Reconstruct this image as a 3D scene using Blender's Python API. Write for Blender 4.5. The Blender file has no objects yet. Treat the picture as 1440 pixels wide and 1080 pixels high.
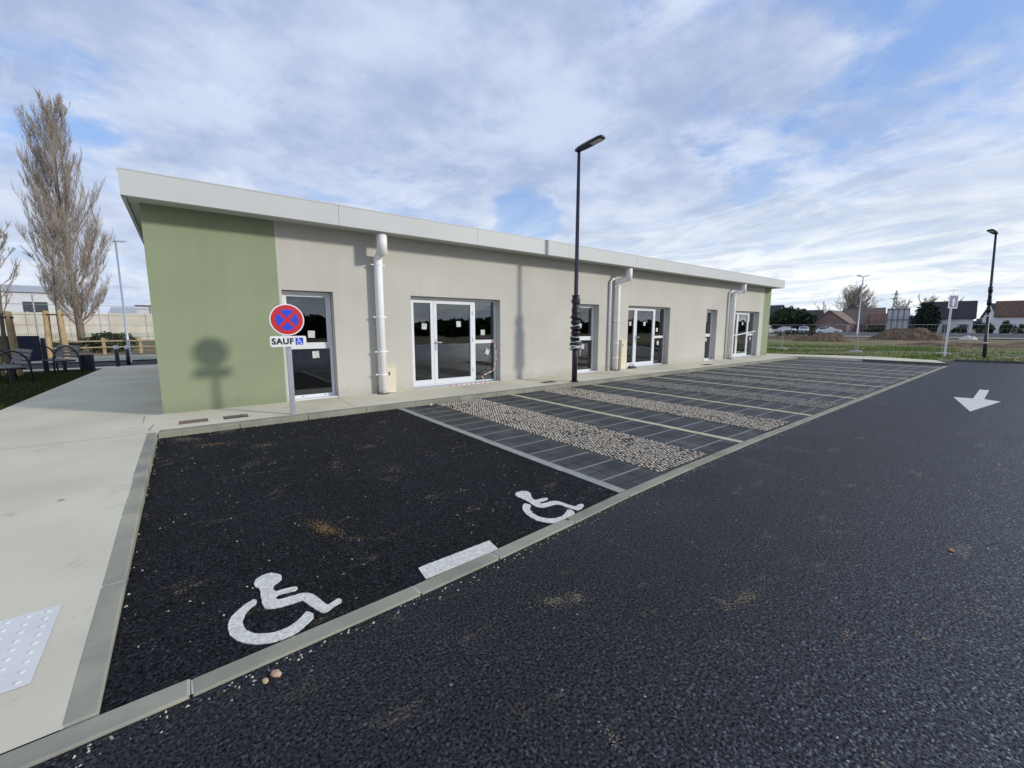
import bpy, bmesh, math, random
from mathutils import Vector, Matrix, noise
from mathutils.geometry import tessellate_polygon
R=math.radians
sc=bpy.context.scene; COL=sc.collection
rng=random.Random(7)

# ---------------------------------------------------------------- materials
def mat(name, col, rough=.7, spec=.5, metal=0, var=0, vscale=3.0, col2=None, bump=0, bscale=60, detail=6, bdist=.01, stain=None):
    m=bpy.data.materials.new(name); m.use_nodes=True
    nt=m.node_tree; N=nt.nodes; L=nt.links; b=N['Principled BSDF']
    b.inputs['Roughness'].default_value=rough; b.inputs['Metallic'].default_value=metal
    b.inputs['Specular IOR Level'].default_value=spec
    c=(*col,1); b.inputs['Base Color'].default_value=c
    tc=N.new('ShaderNodeTexCoord')
    if var or col2:
        n=N.new('ShaderNodeTexNoise'); n.inputs['Scale'].default_value=vscale; n.inputs['Detail'].default_value=detail
        L.new(tc.outputs['Object'],n.inputs['Vector'])
        r=N.new('ShaderNodeValToRGB'); e=r.color_ramp.elements
        e[0].position=.32; e[1].position=.68
        c2=col2 if col2 else tuple(x*(1-var) for x in col); c1=col if col2 else tuple(min(1,x*(1+var)) for x in col)
        e[0].color=(*c2,1); e[1].color=(*c1,1)
        L.new(n.outputs['Fac'],r.inputs['Fac']); out=r.outputs['Color']
        if stain:
            sc_,th,scol,amt=stain
            n2=N.new('ShaderNodeTexNoise'); n2.inputs['Scale'].default_value=sc_; n2.inputs['Detail'].default_value=9; n2.inputs['Roughness'].default_value=.65
            L.new(tc.outputs['Object'],n2.inputs['Vector'])
            mr=N.new('ShaderNodeMapRange'); mr.inputs[1].default_value=th; mr.inputs[2].default_value=th+.12; mr.inputs[4].default_value=amt
            L.new(n2.outputs['Fac'],mr.inputs[0])
            mx=N.new('ShaderNodeMix'); mx.data_type='RGBA'; L.new(mr.outputs[0],mx.inputs[0]); L.new(out,mx.inputs[6]); mx.inputs[7].default_value=(*scol,1)
            out=mx.outputs[2]
        L.new(out,b.inputs['Base Color'])
    if bump:
        n=N.new('ShaderNodeTexNoise'); n.inputs['Scale'].default_value=bscale; n.inputs['Detail'].default_value=4
        L.new(tc.outputs['Object'],n.inputs['Vector'])
        bp=N.new('ShaderNodeBump'); bp.inputs['Strength'].default_value=bump; bp.inputs['Distance'].default_value=bdist
        L.new(n.outputs['Fac'],bp.inputs['Height']); L.new(bp.outputs['Normal'],b.inputs['Normal'])
    return m

def asphalt(name, base, light, rough, fine=95, sand=.62, wear=0.0, lane=0):
    m=bpy.data.materials.new(name); m.use_nodes=True
    nt=m.node_tree; N=nt.nodes; L=nt.links; b=N['Principled BSDF']
    b.inputs['Roughness'].default_value=rough; b.inputs['Specular IOR Level'].default_value=.5 if lane else .25
    tc=N.new('ShaderNodeTexCoord').outputs['Object']
    v=N.new('ShaderNodeTexVoronoi'); v.inputs['Scale'].default_value=fine; L.new(tc,v.inputs['Vector'])
    sep=N.new('ShaderNodeSeparateColor'); L.new(v.outputs['Color'],sep.inputs[0])
    r=N.new('ShaderNodeValToRGB'); e=r.color_ramp.elements
    e[0].position=.25; e[0].color=(*[x*.45 for x in base],1); e[1].position=1; e[1].color=(*light,1)
    k=r.color_ramp.elements.new(.8); k.color=(*base,1)
    L.new(sep.outputs[0],r.inputs[0]); out=r.outputs[0]
    # rare pale chippings
    v2=N.new('ShaderNodeTexVoronoi'); v2.inputs['Scale'].default_value=40; L.new(tc,v2.inputs['Vector'])
    s2=N.new('ShaderNodeSeparateColor'); L.new(v2.outputs['Color'],s2.inputs[0])
    g=N.new('ShaderNodeMath'); g.operation='GREATER_THAN'; g.inputs[1].default_value=.9975; L.new(s2.outputs[1],g.inputs[0])
    ls=N.new('ShaderNodeMath'); ls.operation='LESS_THAN'; ls.inputs[1].default_value=.28; L.new(v2.outputs['Distance'],ls.inputs[0])
    mu=N.new('ShaderNodeMath'); mu.operation='MULTIPLY'; L.new(g.outputs[0],mu.inputs[0]); L.new(ls.outputs[0],mu.inputs[1])
    mx=N.new('ShaderNodeMix'); mx.data_type='RGBA'; L.new(mu.outputs[0],mx.inputs[0]); L.new(out,mx.inputs[6]); mx.inputs[7].default_value=(.3,.29,.26,1); out=mx.outputs[2]
    # broad wear and dusty scuffs
    n=N.new('ShaderNodeTexNoise'); n.inputs['Scale'].default_value=.7; n.inputs['Detail'].default_value=8; n.inputs['Roughness'].default_value=.6; L.new(tc,n.inputs['Vector'])
    mr=N.new('ShaderNodeMapRange'); mr.inputs[1].default_value=.35; mr.inputs[2].default_value=.75; mr.inputs[3].default_value=.75; mr.inputs[4].default_value=1.7+wear; L.new(n.outputs['Fac'],mr.inputs[0])
    fac=mr.outputs[0]
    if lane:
        # base colour lightens across the road away from the kerb, noise breaks the edge
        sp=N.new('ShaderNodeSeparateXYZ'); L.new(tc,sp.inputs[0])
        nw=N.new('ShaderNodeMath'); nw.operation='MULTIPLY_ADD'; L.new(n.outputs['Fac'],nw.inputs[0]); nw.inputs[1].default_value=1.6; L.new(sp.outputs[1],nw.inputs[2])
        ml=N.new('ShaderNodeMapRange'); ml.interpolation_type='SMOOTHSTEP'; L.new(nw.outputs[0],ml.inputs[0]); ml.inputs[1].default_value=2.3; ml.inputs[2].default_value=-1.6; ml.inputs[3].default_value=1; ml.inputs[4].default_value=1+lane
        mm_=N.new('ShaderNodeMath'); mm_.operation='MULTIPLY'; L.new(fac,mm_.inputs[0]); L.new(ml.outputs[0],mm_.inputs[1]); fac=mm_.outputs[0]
    vm=N.new('ShaderNodeVectorMath'); vm.operation='SCALE'; L.new(out,vm.inputs[0]); L.new(fac,vm.inputs['Scale']); out=vm.outputs[0]
    mp=N.new('ShaderNodeMapping'); mp.inputs['Rotation'].default_value=(0,0,.25); mp.inputs['Scale'].default_value=(.8,1.7,1); L.new(tc,mp.inputs[0])
    n3=N.new('ShaderNodeTexNoise'); n3.inputs['Scale'].default_value=2.6; n3.inputs['Detail'].default_value=12; n3.inputs['Roughness'].default_value=.62; L.new(mp.outputs[0],n3.inputs['Vector'])
    n4=N.new('ShaderNodeTexNoise'); n4.inputs['Scale'].default_value=70; n4.inputs['Detail'].default_value=3; L.new(tc,n4.inputs['Vector'])
    m3=N.new('ShaderNodeMapRange'); m3.inputs[1].default_value=sand; m3.inputs[2].default_value=sand+.12; L.new(n3.outputs['Fac'],m3.inputs[0])
    m4=N.new('ShaderNodeMapRange'); m4.inputs[1].default_value=.42; m4.inputs[2].default_value=.62; L.new(n4.outputs['Fac'],m4.inputs[0])
    mm=N.new('ShaderNodeMath'); mm.operation='MULTIPLY'; L.new(m3.outputs[0],mm.inputs[0]); L.new(m4.outputs[0],mm.inputs[1])
    m5=N.new('ShaderNodeMath'); m5.operation='MULTIPLY'; L.new(mm.outputs[0],m5.inputs[0]); m5.inputs[1].default_value=.95
    mx2=N.new('ShaderNodeMix'); mx2.data_type='RGBA'; L.new(m5.outputs[0],mx2.inputs[0]); L.new(out,mx2.inputs[6]); mx2.inputs[7].default_value=(.26,.21,.14,1)
    L.new(mx2.outputs[2],b.inputs['Base Color'])
    # dark pits between the stones
    n6=N.new('ShaderNodeTexNoise'); n6.inputs['Scale'].default_value=72; n6.inputs['Detail'].default_value=5; n6.inputs['Roughness'].default_value=.7; L.new(tc,n6.inputs['Vector'])
    m6=N.new('ShaderNodeMapRange'); m6.inputs[1].default_value=.40; m6.inputs[2].default_value=.62; m6.inputs[3].default_value=.22; m6.inputs[4].default_value=1.7; L.new(n6.outputs['Fac'],m6.inputs[0])
    v6=N.new('ShaderNodeVectorMath'); v6.operation='SCALE'; L.new(mx2.outputs[2],v6.inputs[0]); L.new(m6.outputs[0],v6.inputs['Scale']); L.new(v6.outputs[0],b.inputs['Base Color'])
    s6=N.new('ShaderNodeMapRange'); s6.inputs[1].default_value=.40; s6.inputs[2].default_value=.62; s6.inputs[3].default_value=.05; s6.inputs[4].default_value=.6 if lane else .4; L.new(n6.outputs['Fac'],s6.inputs[0]); L.new(s6.outputs[0],b.inputs['Specular IOR Level'])
    inv=N.new('ShaderNodeMath'); inv.operation='SUBTRACT'; inv.inputs[0].default_value=1; L.new(v.outputs['Distance'],inv.inputs[1])
    ad=N.new('ShaderNodeMath'); ad.operation='ADD'; L.new(inv.outputs[0],ad.inputs[0]); L.new(m6.outputs[0],ad.inputs[1])
    bp=N.new('ShaderNodeBump'); bp.inputs['Strength'].default_value=.85; bp.inputs['Distance'].default_value=.007; L.new(ad.outputs[0],bp.inputs['Height']); L.new(bp.outputs[0],b.inputs['Normal'])
    return m

def glass_mat(name, tint=(.55,.6,.6), k=1.6):
    m=bpy.data.materials.new(name); m.use_nodes=True; nt=m.node_tree; N=nt.nodes; L=nt.links
    N.remove(N['Principled BSDF']); o=N['Material Output']
    t=N.new('ShaderNodeBsdfTransparent'); t.inputs[0].default_value=(*tint,1)
    g=N.new('ShaderNodeBsdfGlossy'); g.inputs['Roughness'].default_value=.01; g.inputs[0].default_value=(.95,.97,1,1)
    f=N.new('ShaderNodeFresnel'); f.inputs[0].default_value=1.5
    mu=N.new('ShaderNodeMath'); mu.operation='MULTIPLY'; mu.use_clamp=True; mu.inputs[1].default_value=k; L.new(f.outputs[0],mu.inputs[0])
    tc=N.new('ShaderNodeTexCoord'); n=N.new('ShaderNodeTexNoise'); n.inputs['Scale'].default_value=1.2; L.new(tc.outputs['Object'],n.inputs['Vector'])
    bp=N.new('ShaderNodeBump'); bp.inputs['Strength'].default_value=.25; bp.inputs['Distance'].default_value=.01; L.new(n.outputs[0],bp.inputs['Height']); L.new(bp.outputs[0],g.inputs['Normal'])
    mx=N.new('ShaderNodeMixShader'); L.new(mu.outputs[0],mx.inputs[0]); L.new(t.outputs[0],mx.inputs[1]); L.new(g.outputs[0],mx.inputs[2]); L.new(mx.outputs[0],o.inputs[0])
    return m

def paver_mat():
    # dark 20 cm blocks grouped in slabs with pale sand joints running across
    m=bpy.data.materials.new('dark_pavers'); m.use_nodes=True; nt=m.node_tree; N=nt.nodes; L=nt.links; b=N['Principled BSDF']
    b.inputs['Roughness'].default_value=.7; b.inputs['Specular IOR Level'].default_value=.35
    tc=N.new('ShaderNodeTexCoord').outputs['Object']
    sx=N.new('ShaderNodeSeparateXYZ'); L.new(tc,sx.inputs[0])
    nz=N.new('ShaderNodeTexNoise'); nz.inputs['Scale'].default_value=3; nz.inputs['Detail'].default_value=3; L.new(tc,nz.inputs['Vector'])
    def joint(axis, off, period, half, wob=.02):
        w=N.new('ShaderNodeMath'); w.operation='MULTIPLY_ADD'; L.new(nz.outputs['Fac'],w.inputs[0]); w.inputs[1].default_value=wob; L.new(sx.outputs[axis],w.inputs[2])
        a=N.new('ShaderNodeMath'); a.operation='SUBTRACT'; L.new(w.outputs[0],a.inputs[0]); a.inputs[1].default_value=off
        p=N.new('ShaderNodeMath'); p.operation='PINGPONG'; L.new(a.outputs[0],p.inputs[0]); p.inputs[1].default_value=period/2
        mr=N.new('ShaderNodeMapRange'); L.new(p.outputs[0],mr.inputs[0]); mr.inputs[1].default_value=half; mr.inputs[2].default_value=half*1.6; mr.inputs[3].default_value=1; mr.inputs[4].default_value=0
        return mr.outputs[0]
    big=joint(1,2.36,.385,.012); s1=joint(1,2.36+.1925,.385,.006); s2=joint(0,3.3,.22,.006)
    bx=joint(0,3.3+.02,.66,.008)
    n=N.new('ShaderNodeTexNoise'); n.inputs['Scale'].default_value=2.2; n.inputs['Detail'].default_value=8; L.new(tc,n.inputs['Vector'])
    r=N.new('ShaderNodeValToRGB'); e=r.color_ramp.elements; e[0].position=.3; e[0].color=(.026,.028,.030,1); e[1].position=.75; e[1].color=(.070,.073,.075,1); L.new(n.outputs[0],r.inputs[0])
    vo=N.new('ShaderNodeTexVoronoi'); vo.inputs['Scale'].default_value=260; L.new(tc,vo.inputs['Vector'])
    se=N.new('ShaderNodeSeparateColor'); L.new(vo.outputs['Color'],se.inputs[0])
    mr=N.new('ShaderNodeMapRange'); L.new(se.outputs[0],mr.inputs[0]); mr.inputs[3].default_value=.65; mr.inputs[4].default_value=1.45
    vm=N.new('ShaderNodeVectorMath'); vm.operation='SCALE'; L.new(r.outputs[0],vm.inputs[0]); L.new(mr.outputs[0],vm.inputs['Scale'])
    def mixc(fac,a,c):
        x=N.new('ShaderNodeMix'); x.data_type='RGBA'; L.new(fac,x.inputs[0]); L.new(a,x.inputs[6]); x.inputs[7].default_value=(*c,1); return x.outputs[2]
    o=mixc(s1,vm.outputs[0],(.012,.012,.012)); o=mixc(s2,o,(.012,.012,.012)); o=mixc(bx,o,(.13,.13,.12)); o=mixc(big,o,(.21,.215,.20))
    # dusty blocks
    n5=N.new('ShaderNodeTexNoise'); n5.inputs['Scale'].default_value=1.1; n5.inputs['Detail'].default_value=12; n5.inputs['Roughness'].default_value=.7; L.new(tc,n5.inputs['Vector'])
    m5=N.new('ShaderNodeMapRange'); L.new(n5.outputs[0],m5.inputs[0]); m5.inputs[1].default_value=.5; m5.inputs[2].default_value=.75; m5.inputs[4].default_value=.3
    o=mixc(m5.outputs[0],o,(.2,.19,.16)); L.new(o,b.inputs['Base Color'])
    mxj=N.new('ShaderNodeMath'); mxj.operation='MAXIMUM'; L.new(big,mxj.inputs[0]); L.new(s2,mxj.inputs[1])
    bp=N.new('ShaderNodeBump'); bp.invert=True; bp.inputs['Strength'].default_value=.7; bp.inputs['Distance'].default_value=.006; L.new(mxj.outputs[0],bp.inputs['Height']); L.new(bp.outputs[0],b.inputs['Normal'])
    return m

def render_mat(name,col):
    m=mat(name,col,rough=.9,spec=.2,var=.055,vscale=.7,detail=9,bump=.5,bscale=230,bdist=.005,stain=(2.2,.6,tuple(x*.86 for x in col),.5))
    nt=m.node_tree; N=nt.nodes; L=nt.links; b=N['Principled BSDF']; src=b.inputs['Base Color'].links[0].from_socket
    tc=N.new('ShaderNodeTexCoord').outputs['Object']
    # rain streaks below the eave and faint vertical trowel bands
    mp=N.new('ShaderNodeMapping'); mp.inputs['Scale'].default_value=(3.2,1,.14); L.new(tc,mp.inputs[0])
    n=N.new('ShaderNodeTexNoise'); n.inputs['Scale'].default_value=1.6; n.inputs['Detail'].default_value=8; n.inputs['Roughness'].default_value=.65; L.new(mp.outputs[0],n.inputs['Vector'])
    r=N.new('ShaderNodeMapRange'); L.new(n.outputs[0],r.inputs[0]); r.inputs[1].default_value=.35; r.inputs[2].default_value=.7; r.inputs[3].default_value=1.015; r.inputs[4].default_value=.965
    # splash dirt along the foot of the wall
    sp=N.new('ShaderNodeSeparateXYZ'); L.new(tc,sp.inputs[0])
    n2=N.new('ShaderNodeTexNoise'); n2.inputs['Scale'].default_value=5; n2.inputs['Detail'].default_value=9; L.new(tc,n2.inputs['Vector'])
    a=N.new('ShaderNodeMath'); a.operation='MULTIPLY_ADD'; L.new(n2.outputs[0],a.inputs[0]); a.inputs[1].default_value=-.30; L.new(sp.outputs[2],a.inputs[2])
    r2=N.new('ShaderNodeMapRange'); L.new(a.outputs[0],r2.inputs[0]); r2.inputs[1].default_value=-.10; r2.inputs[2].default_value=.10; r2.inputs[3].default_value=.86; r2.inputs[4].default_value=1
    mu=N.new('ShaderNodeMath'); mu.operation='MULTIPLY'; L.new(r.outputs[0],mu.inputs[0]); L.new(r2.outputs[0],mu.inputs[1])
    vm=N.new('ShaderNodeVectorMath'); vm.operation='SCALE'; L.new(src,vm.inputs[0]); L.new(mu.outputs[0],vm.inputs['Scale']); L.new(vm.outputs[0],b.inputs['Base Color'])
    return m

M={}
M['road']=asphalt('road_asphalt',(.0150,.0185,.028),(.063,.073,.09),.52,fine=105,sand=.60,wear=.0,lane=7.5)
M['bay']=asphalt('bay_asphalt',(.0095,.011,.016),(.038,.042,.052),.8,fine=95,sand=.60)
M['far_road']=asphalt('street_asphalt',(.06,.06,.063),(.1,.1,.1),.75)
M['conc']=mat('path_concrete',(.68,.635,.50),.88,.25,col2=(.57,.525,.41),vscale=.8,detail=12,bump=.4,bscale=160,bdist=.004,stain=(2.6,.60,(.33,.315,.26),.55))
M['kerb']=mat('kerb_concrete',(.33,.325,.25),.85,.3,col2=(.22,.22,.17),vscale=2.4,detail=10,bump=.5,bscale=120,bdist=.004,stain=(9,.6,(.40,.38,.29),.6))
M['kerb2']=mat('left_kerb_concrete',(.38,.37,.28),.85,.3,col2=(.22,.22,.19),vscale=2.2,detail=10,bump=.5,bscale=120,bdist=.004,stain=(7,.62,(.42,.41,.35),.7))
M['wall']=render_mat('beige_render',(.555,.535,.475))
M['green']=render_mat('green_render',(.285,.325,.205))
M['fascia']=mat('fascia_metal',(.54,.555,.54),.5,.4,var=.03,vscale=.6)
M['soffit']=mat('soffit_panel',(.50,.51,.48),.7,.3,var=.03)
M['roof']=mat('roof_membrane',(.2,.2,.2),.9,.2,var=.1)
M['alu']=mat('white_aluminium',(.74,.76,.78),.38,.5,var=.02)
M['pvc']=mat('white_pvc',(.9,.9,.9),.6,.5,var=.02)
M['cream']=mat('cream_box',(.72,.66,.50),.5,.4,var=.04)
M['glass']=glass_mat('window_glass',k=2.6)
M['dark']=mat('dark_interior',(.06,.06,.06),.9,.2,var=.15)
M['intfloor']=mat('interior_floor',(.16,.155,.15),.8,.2,var=.15)
M['sticker']=mat('sticker_paper',(.75,.76,.74),.7,.2,col2=(.42,.43,.42),vscale=38,detail=1)
M['navy']=mat('navy_pole',(.022,.022,.040),.45,.5,var=.1)
M['plastic']=mat('black_wrap',(.012,.011,.022),.42,.5,var=.3,vscale=14,bump=.8,bscale=30,bdist=.02)
M['tapewhite']=mat('tape_white',(.7,.7,.7),.5)
M['tapered']=mat('tape_red',(.55,.04,.04),.5)
M['galv']=mat('galvanised_steel',(.42,.45,.50),.45,.5,metal=.55,var=.12,vscale=30)
M['led']=mat('led_lens',(.55,.55,.5),.3)
M['red']=mat('sign_red',(.56,.012,.025),.45)
M['blue']=mat('sign_blue',(.012,.06,.62),.45)
M['white']=mat('sign_white',(.80,.80,.80),.5)
M['black']=mat('letter_black',(.01,.01,.012),.6)
M['mark']=mat('road_paint',(.80,.78,.72),.75,.3,col2=(.50,.48,.43),vscale=60,bump=.9,bscale=90,bdist=.006,stain=(14,.62,(.36,.34,.26),.65))
M['pav']=paver_mat()
M['line']=mat('pale_line_block',(.36,.37,.33),.85,.2,col2=(.27,.28,.25),vscale=9,bump=.5,bscale=100,bdist=.004)
M['cream_line']=mat('cream_line_block',(.56,.54,.38),.85,.2,col2=(.42,.42,.27),vscale=6,bump=.5,bscale=100,bdist=.004)
M['bed']=mat('joint_gravel',(.10,.092,.078),.95,.1,col2=(.045,.042,.036),vscale=80)
M['tanstone']=mat('tan_stone',(.64,.56,.45),.85,.2,col2=(.38,.33,.27),vscale=14,detail=3)
M['greystone']=mat('grey_stone',(.36,.35,.31),.85,.2,col2=(.17,.17,.155),vscale=9,detail=3)
M['dirt']=mat('field_earth',(.30,.225,.15),.95,.1,col2=(.15,.115,.07),vscale=.35,detail=12,bump=1,bscale=3,bdist=.15,stain=(.12,.5,(.13,.15,.055),.85))
M['earth']=mat('pile_earth',(.24,.17,.11),.95,.1,col2=(.10,.07,.045),vscale=2.5,detail=10,bump=1,bscale=6,bdist=.2)
M['verge']=mat('verge_soil',(.10,.15,.03),.95,.1,col2=(.12,.10,.05),vscale=.6,detail=8)
M['lawn']=mat('lawn_soil',(.045,.06,.02),.95,.1,col2=(.06,.05,.03),vscale=1.5,detail=8)
M['blade']=mat('grass_blade',(.17,.29,.05),.7,.2,col2=(.14,.15,.045),vscale=.5,detail=4)
M['blade2']=mat('lawn_blade',(.045,.085,.018),.7,.2,col2=(.07,.07,.025),vscale=.9,detail=4)
M['bark']=mat('pale_bark',(.24,.205,.15),.9,.1,col2=(.15,.13,.10),vscale=6)
M['twig']=mat('bare_twig',(.385,.33,.275),.9,.1,col2=(.26,.22,.185),vscale=1.2)
M['stake']=mat('timber_stake',(.50,.36,.20),.85,.2,col2=(.34,.25,.15),vscale=4,bump=.3,bscale=30)
M['strap']=mat('dark_strap',(.03,.02,.02),.8)
M['leafd']=mat('evergreen_leaf',(.035,.065,.025),.8,.2,col2=(.018,.035,.016),vscale=1.2)
M['leafc']=mat('conifer_leaf',(.03,.05,.035),.8,.2,col2=(.015,.028,.02),vscale=1.2)
M['leafh']=mat('hedge_leaf',(.06,.075,.03),.8,.2,col2=(.03,.04,.02),vscale=1.0)
M['bench']=mat('bench_slat',(.20,.19,.18),.7,.3,var=.15,vscale=8)
M['tube']=mat('dark_tube',(.025,.03,.045),.4)
M['boardblue']=mat('board_blue',(.018,.03,.06),.5,.5,var=.1)
M['bin']=mat('bin_blue',(.015,.035,.06),.5)
M['whitewash']=mat('white_house_render',(.80,.81,.82),.9,.2,var=.06,vscale=.4)
M['slate']=mat('slate_roof',(.045,.04,.048),.7,.3,var=.2,vscale=2,bump=.4,bscale=8,bdist=.03)
M['tile']=mat('brown_tile',(.14,.085,.065),.85,.2,var=.25,vscale=2,bump=.4,bscale=8,bdist=.03)
M['tile2']=mat('faded_tile',(.24,.195,.16),.85,.2,col2=(.17,.13,.11),vscale=1.5,bump=.4,bscale=8,bdist=.03)
M['pinkwall']=mat('rose_render',(.28,.20,.18),.9,.2,var=.1)
M['brownwall']=mat('brown_boards',(.13,.085,.07),.9,.2,var=.15)
M['stonewall']=mat('cream_wall',(.68,.64,.55),.9,.2,col2=(.54,.50,.42),vscale=.8,detail=10)
M['hall']=mat('pale_cladding',(.62,.64,.66),.8,.3,var=.05)
M['brick']=mat('chimney_brick',(.12,.07,.055),.9,.1,var=.2)
M['windark']=mat('house_window',(.05,.06,.07),.15,.6)
M['shutter']=mat('grey_shutter',(.40,.41,.43),.7)
M['carwhite']=mat('car_white',(.72,.73,.75),.25,.5)
M['carblue']=mat('van_blue',(.02,.05,.16),.3,.5)
M['carglass']=mat('car_glass',(.02,.025,.03),.08,.6)
M['tyre']=mat('tyre_rubber',(.015,.015,.015),.8)
M['steel']=mat('fence_steel',(.42,.43,.45),.5,.5,metal=.4)
M['block']=mat('fence_foot_concrete',(.62,.60,.55),.9,.2,var=.1)
M['fgreen']=mat('green_mesh',(.05,.13,.09),.6)
M['panel']=mat('grey_panel',(.60,.63,.67),.6,.3,var=.05)
M['rail']=mat('wood_rail',(.40,.32,.20),.85,.2,var=.15,vscale=5)
M['tact']=mat('tactile_slab',(.66,.66,.64),.8,.3,var=.05,vscale=4)
M['grate']=mat('dark_grate',(.035,.035,.035),.7)
M['rustlid']=mat('tan_lid',(.24,.19,.14),.85,.2,col2=(.17,.13,.10),vscale=12)
M['pebble']=mat('pebble',(.60,.57,.50),.85,.2,col2=(.33,.29,.22),vscale=30)
M['leafdry']=mat('dry_leaf',(.36,.17,.06),.8,.2,var=.3,vscale=60)

# ---------------------------------------------------------------- helpers
def empty(name,label,cat,loc=(0,0,0),rz=0,group=None):
    o=bpy.data.objects.new(name,None); COL.objects.link(o); o.location=loc; o.rotation_euler=(0,0,rz); o.empty_display_size=.2
    return tag(o,label,cat,group)
def tag(o,label=None,cat=None,group=None,kind=None):
    if label: o['label']=label
    if cat: o['category']=cat
    if group: o['group']=group
    if kind: o['kind']=kind
    return o
class MB:
    def __init__(s): s.v=[]; s.f=[]; s.m=[]
    def add(s,vs,fs,mi=0):
        b=len(s.v); s.v+= [tuple(v) for v in vs]; s.f+=[tuple(b+i for i in f) for f in fs]; s.m+=[mi]*len(fs); return s
    def box(s,x0,x1,y0,y1,z0,z1,mi=0,M_=None):
        vs=[Vector((x,y,z)) for z in (z0,z1) for y in (y0,y1) for x in (x0,x1)]
        if M_ is not None: vs=[M_@v for v in vs]
        return s.add(vs,[(0,2,3,1),(4,5,7,6),(0,1,5,4),(2,6,7,3),(0,4,6,2),(1,3,7,5)],mi)
    def tube(s,pts,rad,n=8,cap=True,mi=0):
        pts=[Vector(p) for p in pts]; k=len(pts)
        if not isinstance(rad,(list,tuple)): rad=[rad]*k
        vs=[]; t=(pts[1]-pts[0]).normalized(); up=Vector((0,0,1)) if abs(t.z)<.9 else Vector((1,0,0))
        a=t.cross(up).normalized()
        for i,p in enumerate(pts):
            t=(pts[min(i+1,k-1)]-pts[max(i-1,0)]).normalized()
            a=(a-t*a.dot(t)); a=a.normalized() if a.length>1e-6 else t.orthogonal().normalized(); b=t.cross(a)
            for j in range(n):
                c=2*math.pi*j/n; vs.append(p+(a*math.cos(c)+b*math.sin(c))*rad[i])
        fs=[(i*n+j,i*n+(j+1)%n,(i+1)*n+(j+1)%n,(i+1)*n+j) for i in range(k-1) for j in range(n)]
        if cap: fs+= [tuple(range(n-1,-1,-1)),tuple((k-1)*n+j for j in range(n))]
        return s.add(vs,fs,mi)
    def poly(s,pts,z0,z1=None,mi=0):
        # flat polygon (may be concave); if z1 given an extruded prism between z0 and z1
        n=len(pts); A=sum(pts[i][0]*pts[(i+1)%n][1]-pts[(i+1)%n][0]*pts[i][1] for i in range(n))
        if A<0: pts=pts[::-1]
        tr=tessellate_polygon([[Vector((p[0],p[1],0)) for p in pts]])
        def up(t):
            a,b,c=[pts[i] for i in t]
            return t if (b[0]-a[0])*(c[1]-a[1])-(b[1]-a[1])*(c[0]-a[0])>0 else (t[0],t[2],t[1])
        tr=[up(t) for t in tr]; zt=z1 if z1 is not None else z0
        s.add([(p[0],p[1],zt) for p in pts],tr,mi)
        if z1 is not None:
            s.add([(p[0],p[1],z0) for p in pts]+[(p[0],p[1],z1) for p in pts],[(i,(i+1)%n,n+(i+1)%n,n+i) for i in range(n)],mi)
        return s
    def build(s,name,mats,parent=None,smooth=False):
        me=bpy.data.meshes.new(name); me.from_pydata(s.v,[],s.f)
        if not isinstance(mats,(list,tuple)): mats=[mats]
        for m in mats: me.materials.append(m)
        if any(s.m): me.polygons.foreach_set('material_index',s.m)
        if smooth: me.polygons.foreach_set('use_smooth',[True]*len(s.f))
        me.update(); o=bpy.data.objects.new(name,me); COL.objects.link(o)
        if parent: o.parent=parent
        return o
def bevel(o,w=.01,seg=2):
    m=o.modifiers.new('b','BEVEL'); m.width=w; m.segments=seg; m.limit_method='ANGLE'; m.angle_limit=R(40); return o
def struct(o): o['kind']='structure'; return o
def copy_tree(o,parent=None):
    c=o.copy(); COL.objects.link(c)
    if parent: c.parent=parent
    for ch in [x for x in list(bpy.data.objects) if x.parent==o]: copy_tree(ch,c)
    return c

# ---------------------------------------------------------------- ground, roads, paths
HZ=900
mb=MB(); mb.add([(-HZ,-HZ,-.03),(HZ,-HZ,-.03),(HZ,HZ,-.03),(-HZ,HZ,-.03)],[(0,1,2,3)]); struct(mb.build('ground',M['dirt']))
KT=[(-14,2.14),(0,2.135),(1,2.165),(1.6,2.19),(2.4,2.24),(3.2,2.30),(4.5,2.355),(6,2.39),(9,2.42),(14,2.45),(24.6,2.5)]
def kfun(x):
    for (a,p),(b,q) in zip(KT,KT[1:]):
        if x<=b: return p+(q-p)*(x-a)/(b-a)
    return 2.5
road=[(-14,-16),(33,-16),(31,-6),(28.7,.6),(28.05,2.75),(26.3,3.05),(24.5,2.62)]+[(x,kfun(x)+.06) for x in (14,9,6,4.5,3.2,2.4,1.6,1,0,-14)]
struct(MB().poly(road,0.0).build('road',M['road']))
struct(MB().poly([(-.42,2.2)]+[(x,kfun(x)+.06) for x in (0,1,1.6,2.4,3.24)]+[(3.24,7.8),(-.42,7.8)],.004).build('parking_bay',M['bay']))
# street beyond the left lawn
struct(MB().poly([(-60,22.0),(40,22.4),(40,26.2),(-60,26.4)],.0).build('street',M['far_road']))
struct(MB().poly([(-60,26.55),(40,26.35),(40,31),(-60,31.5)],.04).build('street_pavement',M['kerb2']))
# low road in front of the far houses
struct(MB().poly([(81,-60),(90,-60),(86,90),(77,90)],.06).build('distant_road',mat('grey_lane',(.24,.24,.245),.9,.2,var=.1)))

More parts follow.
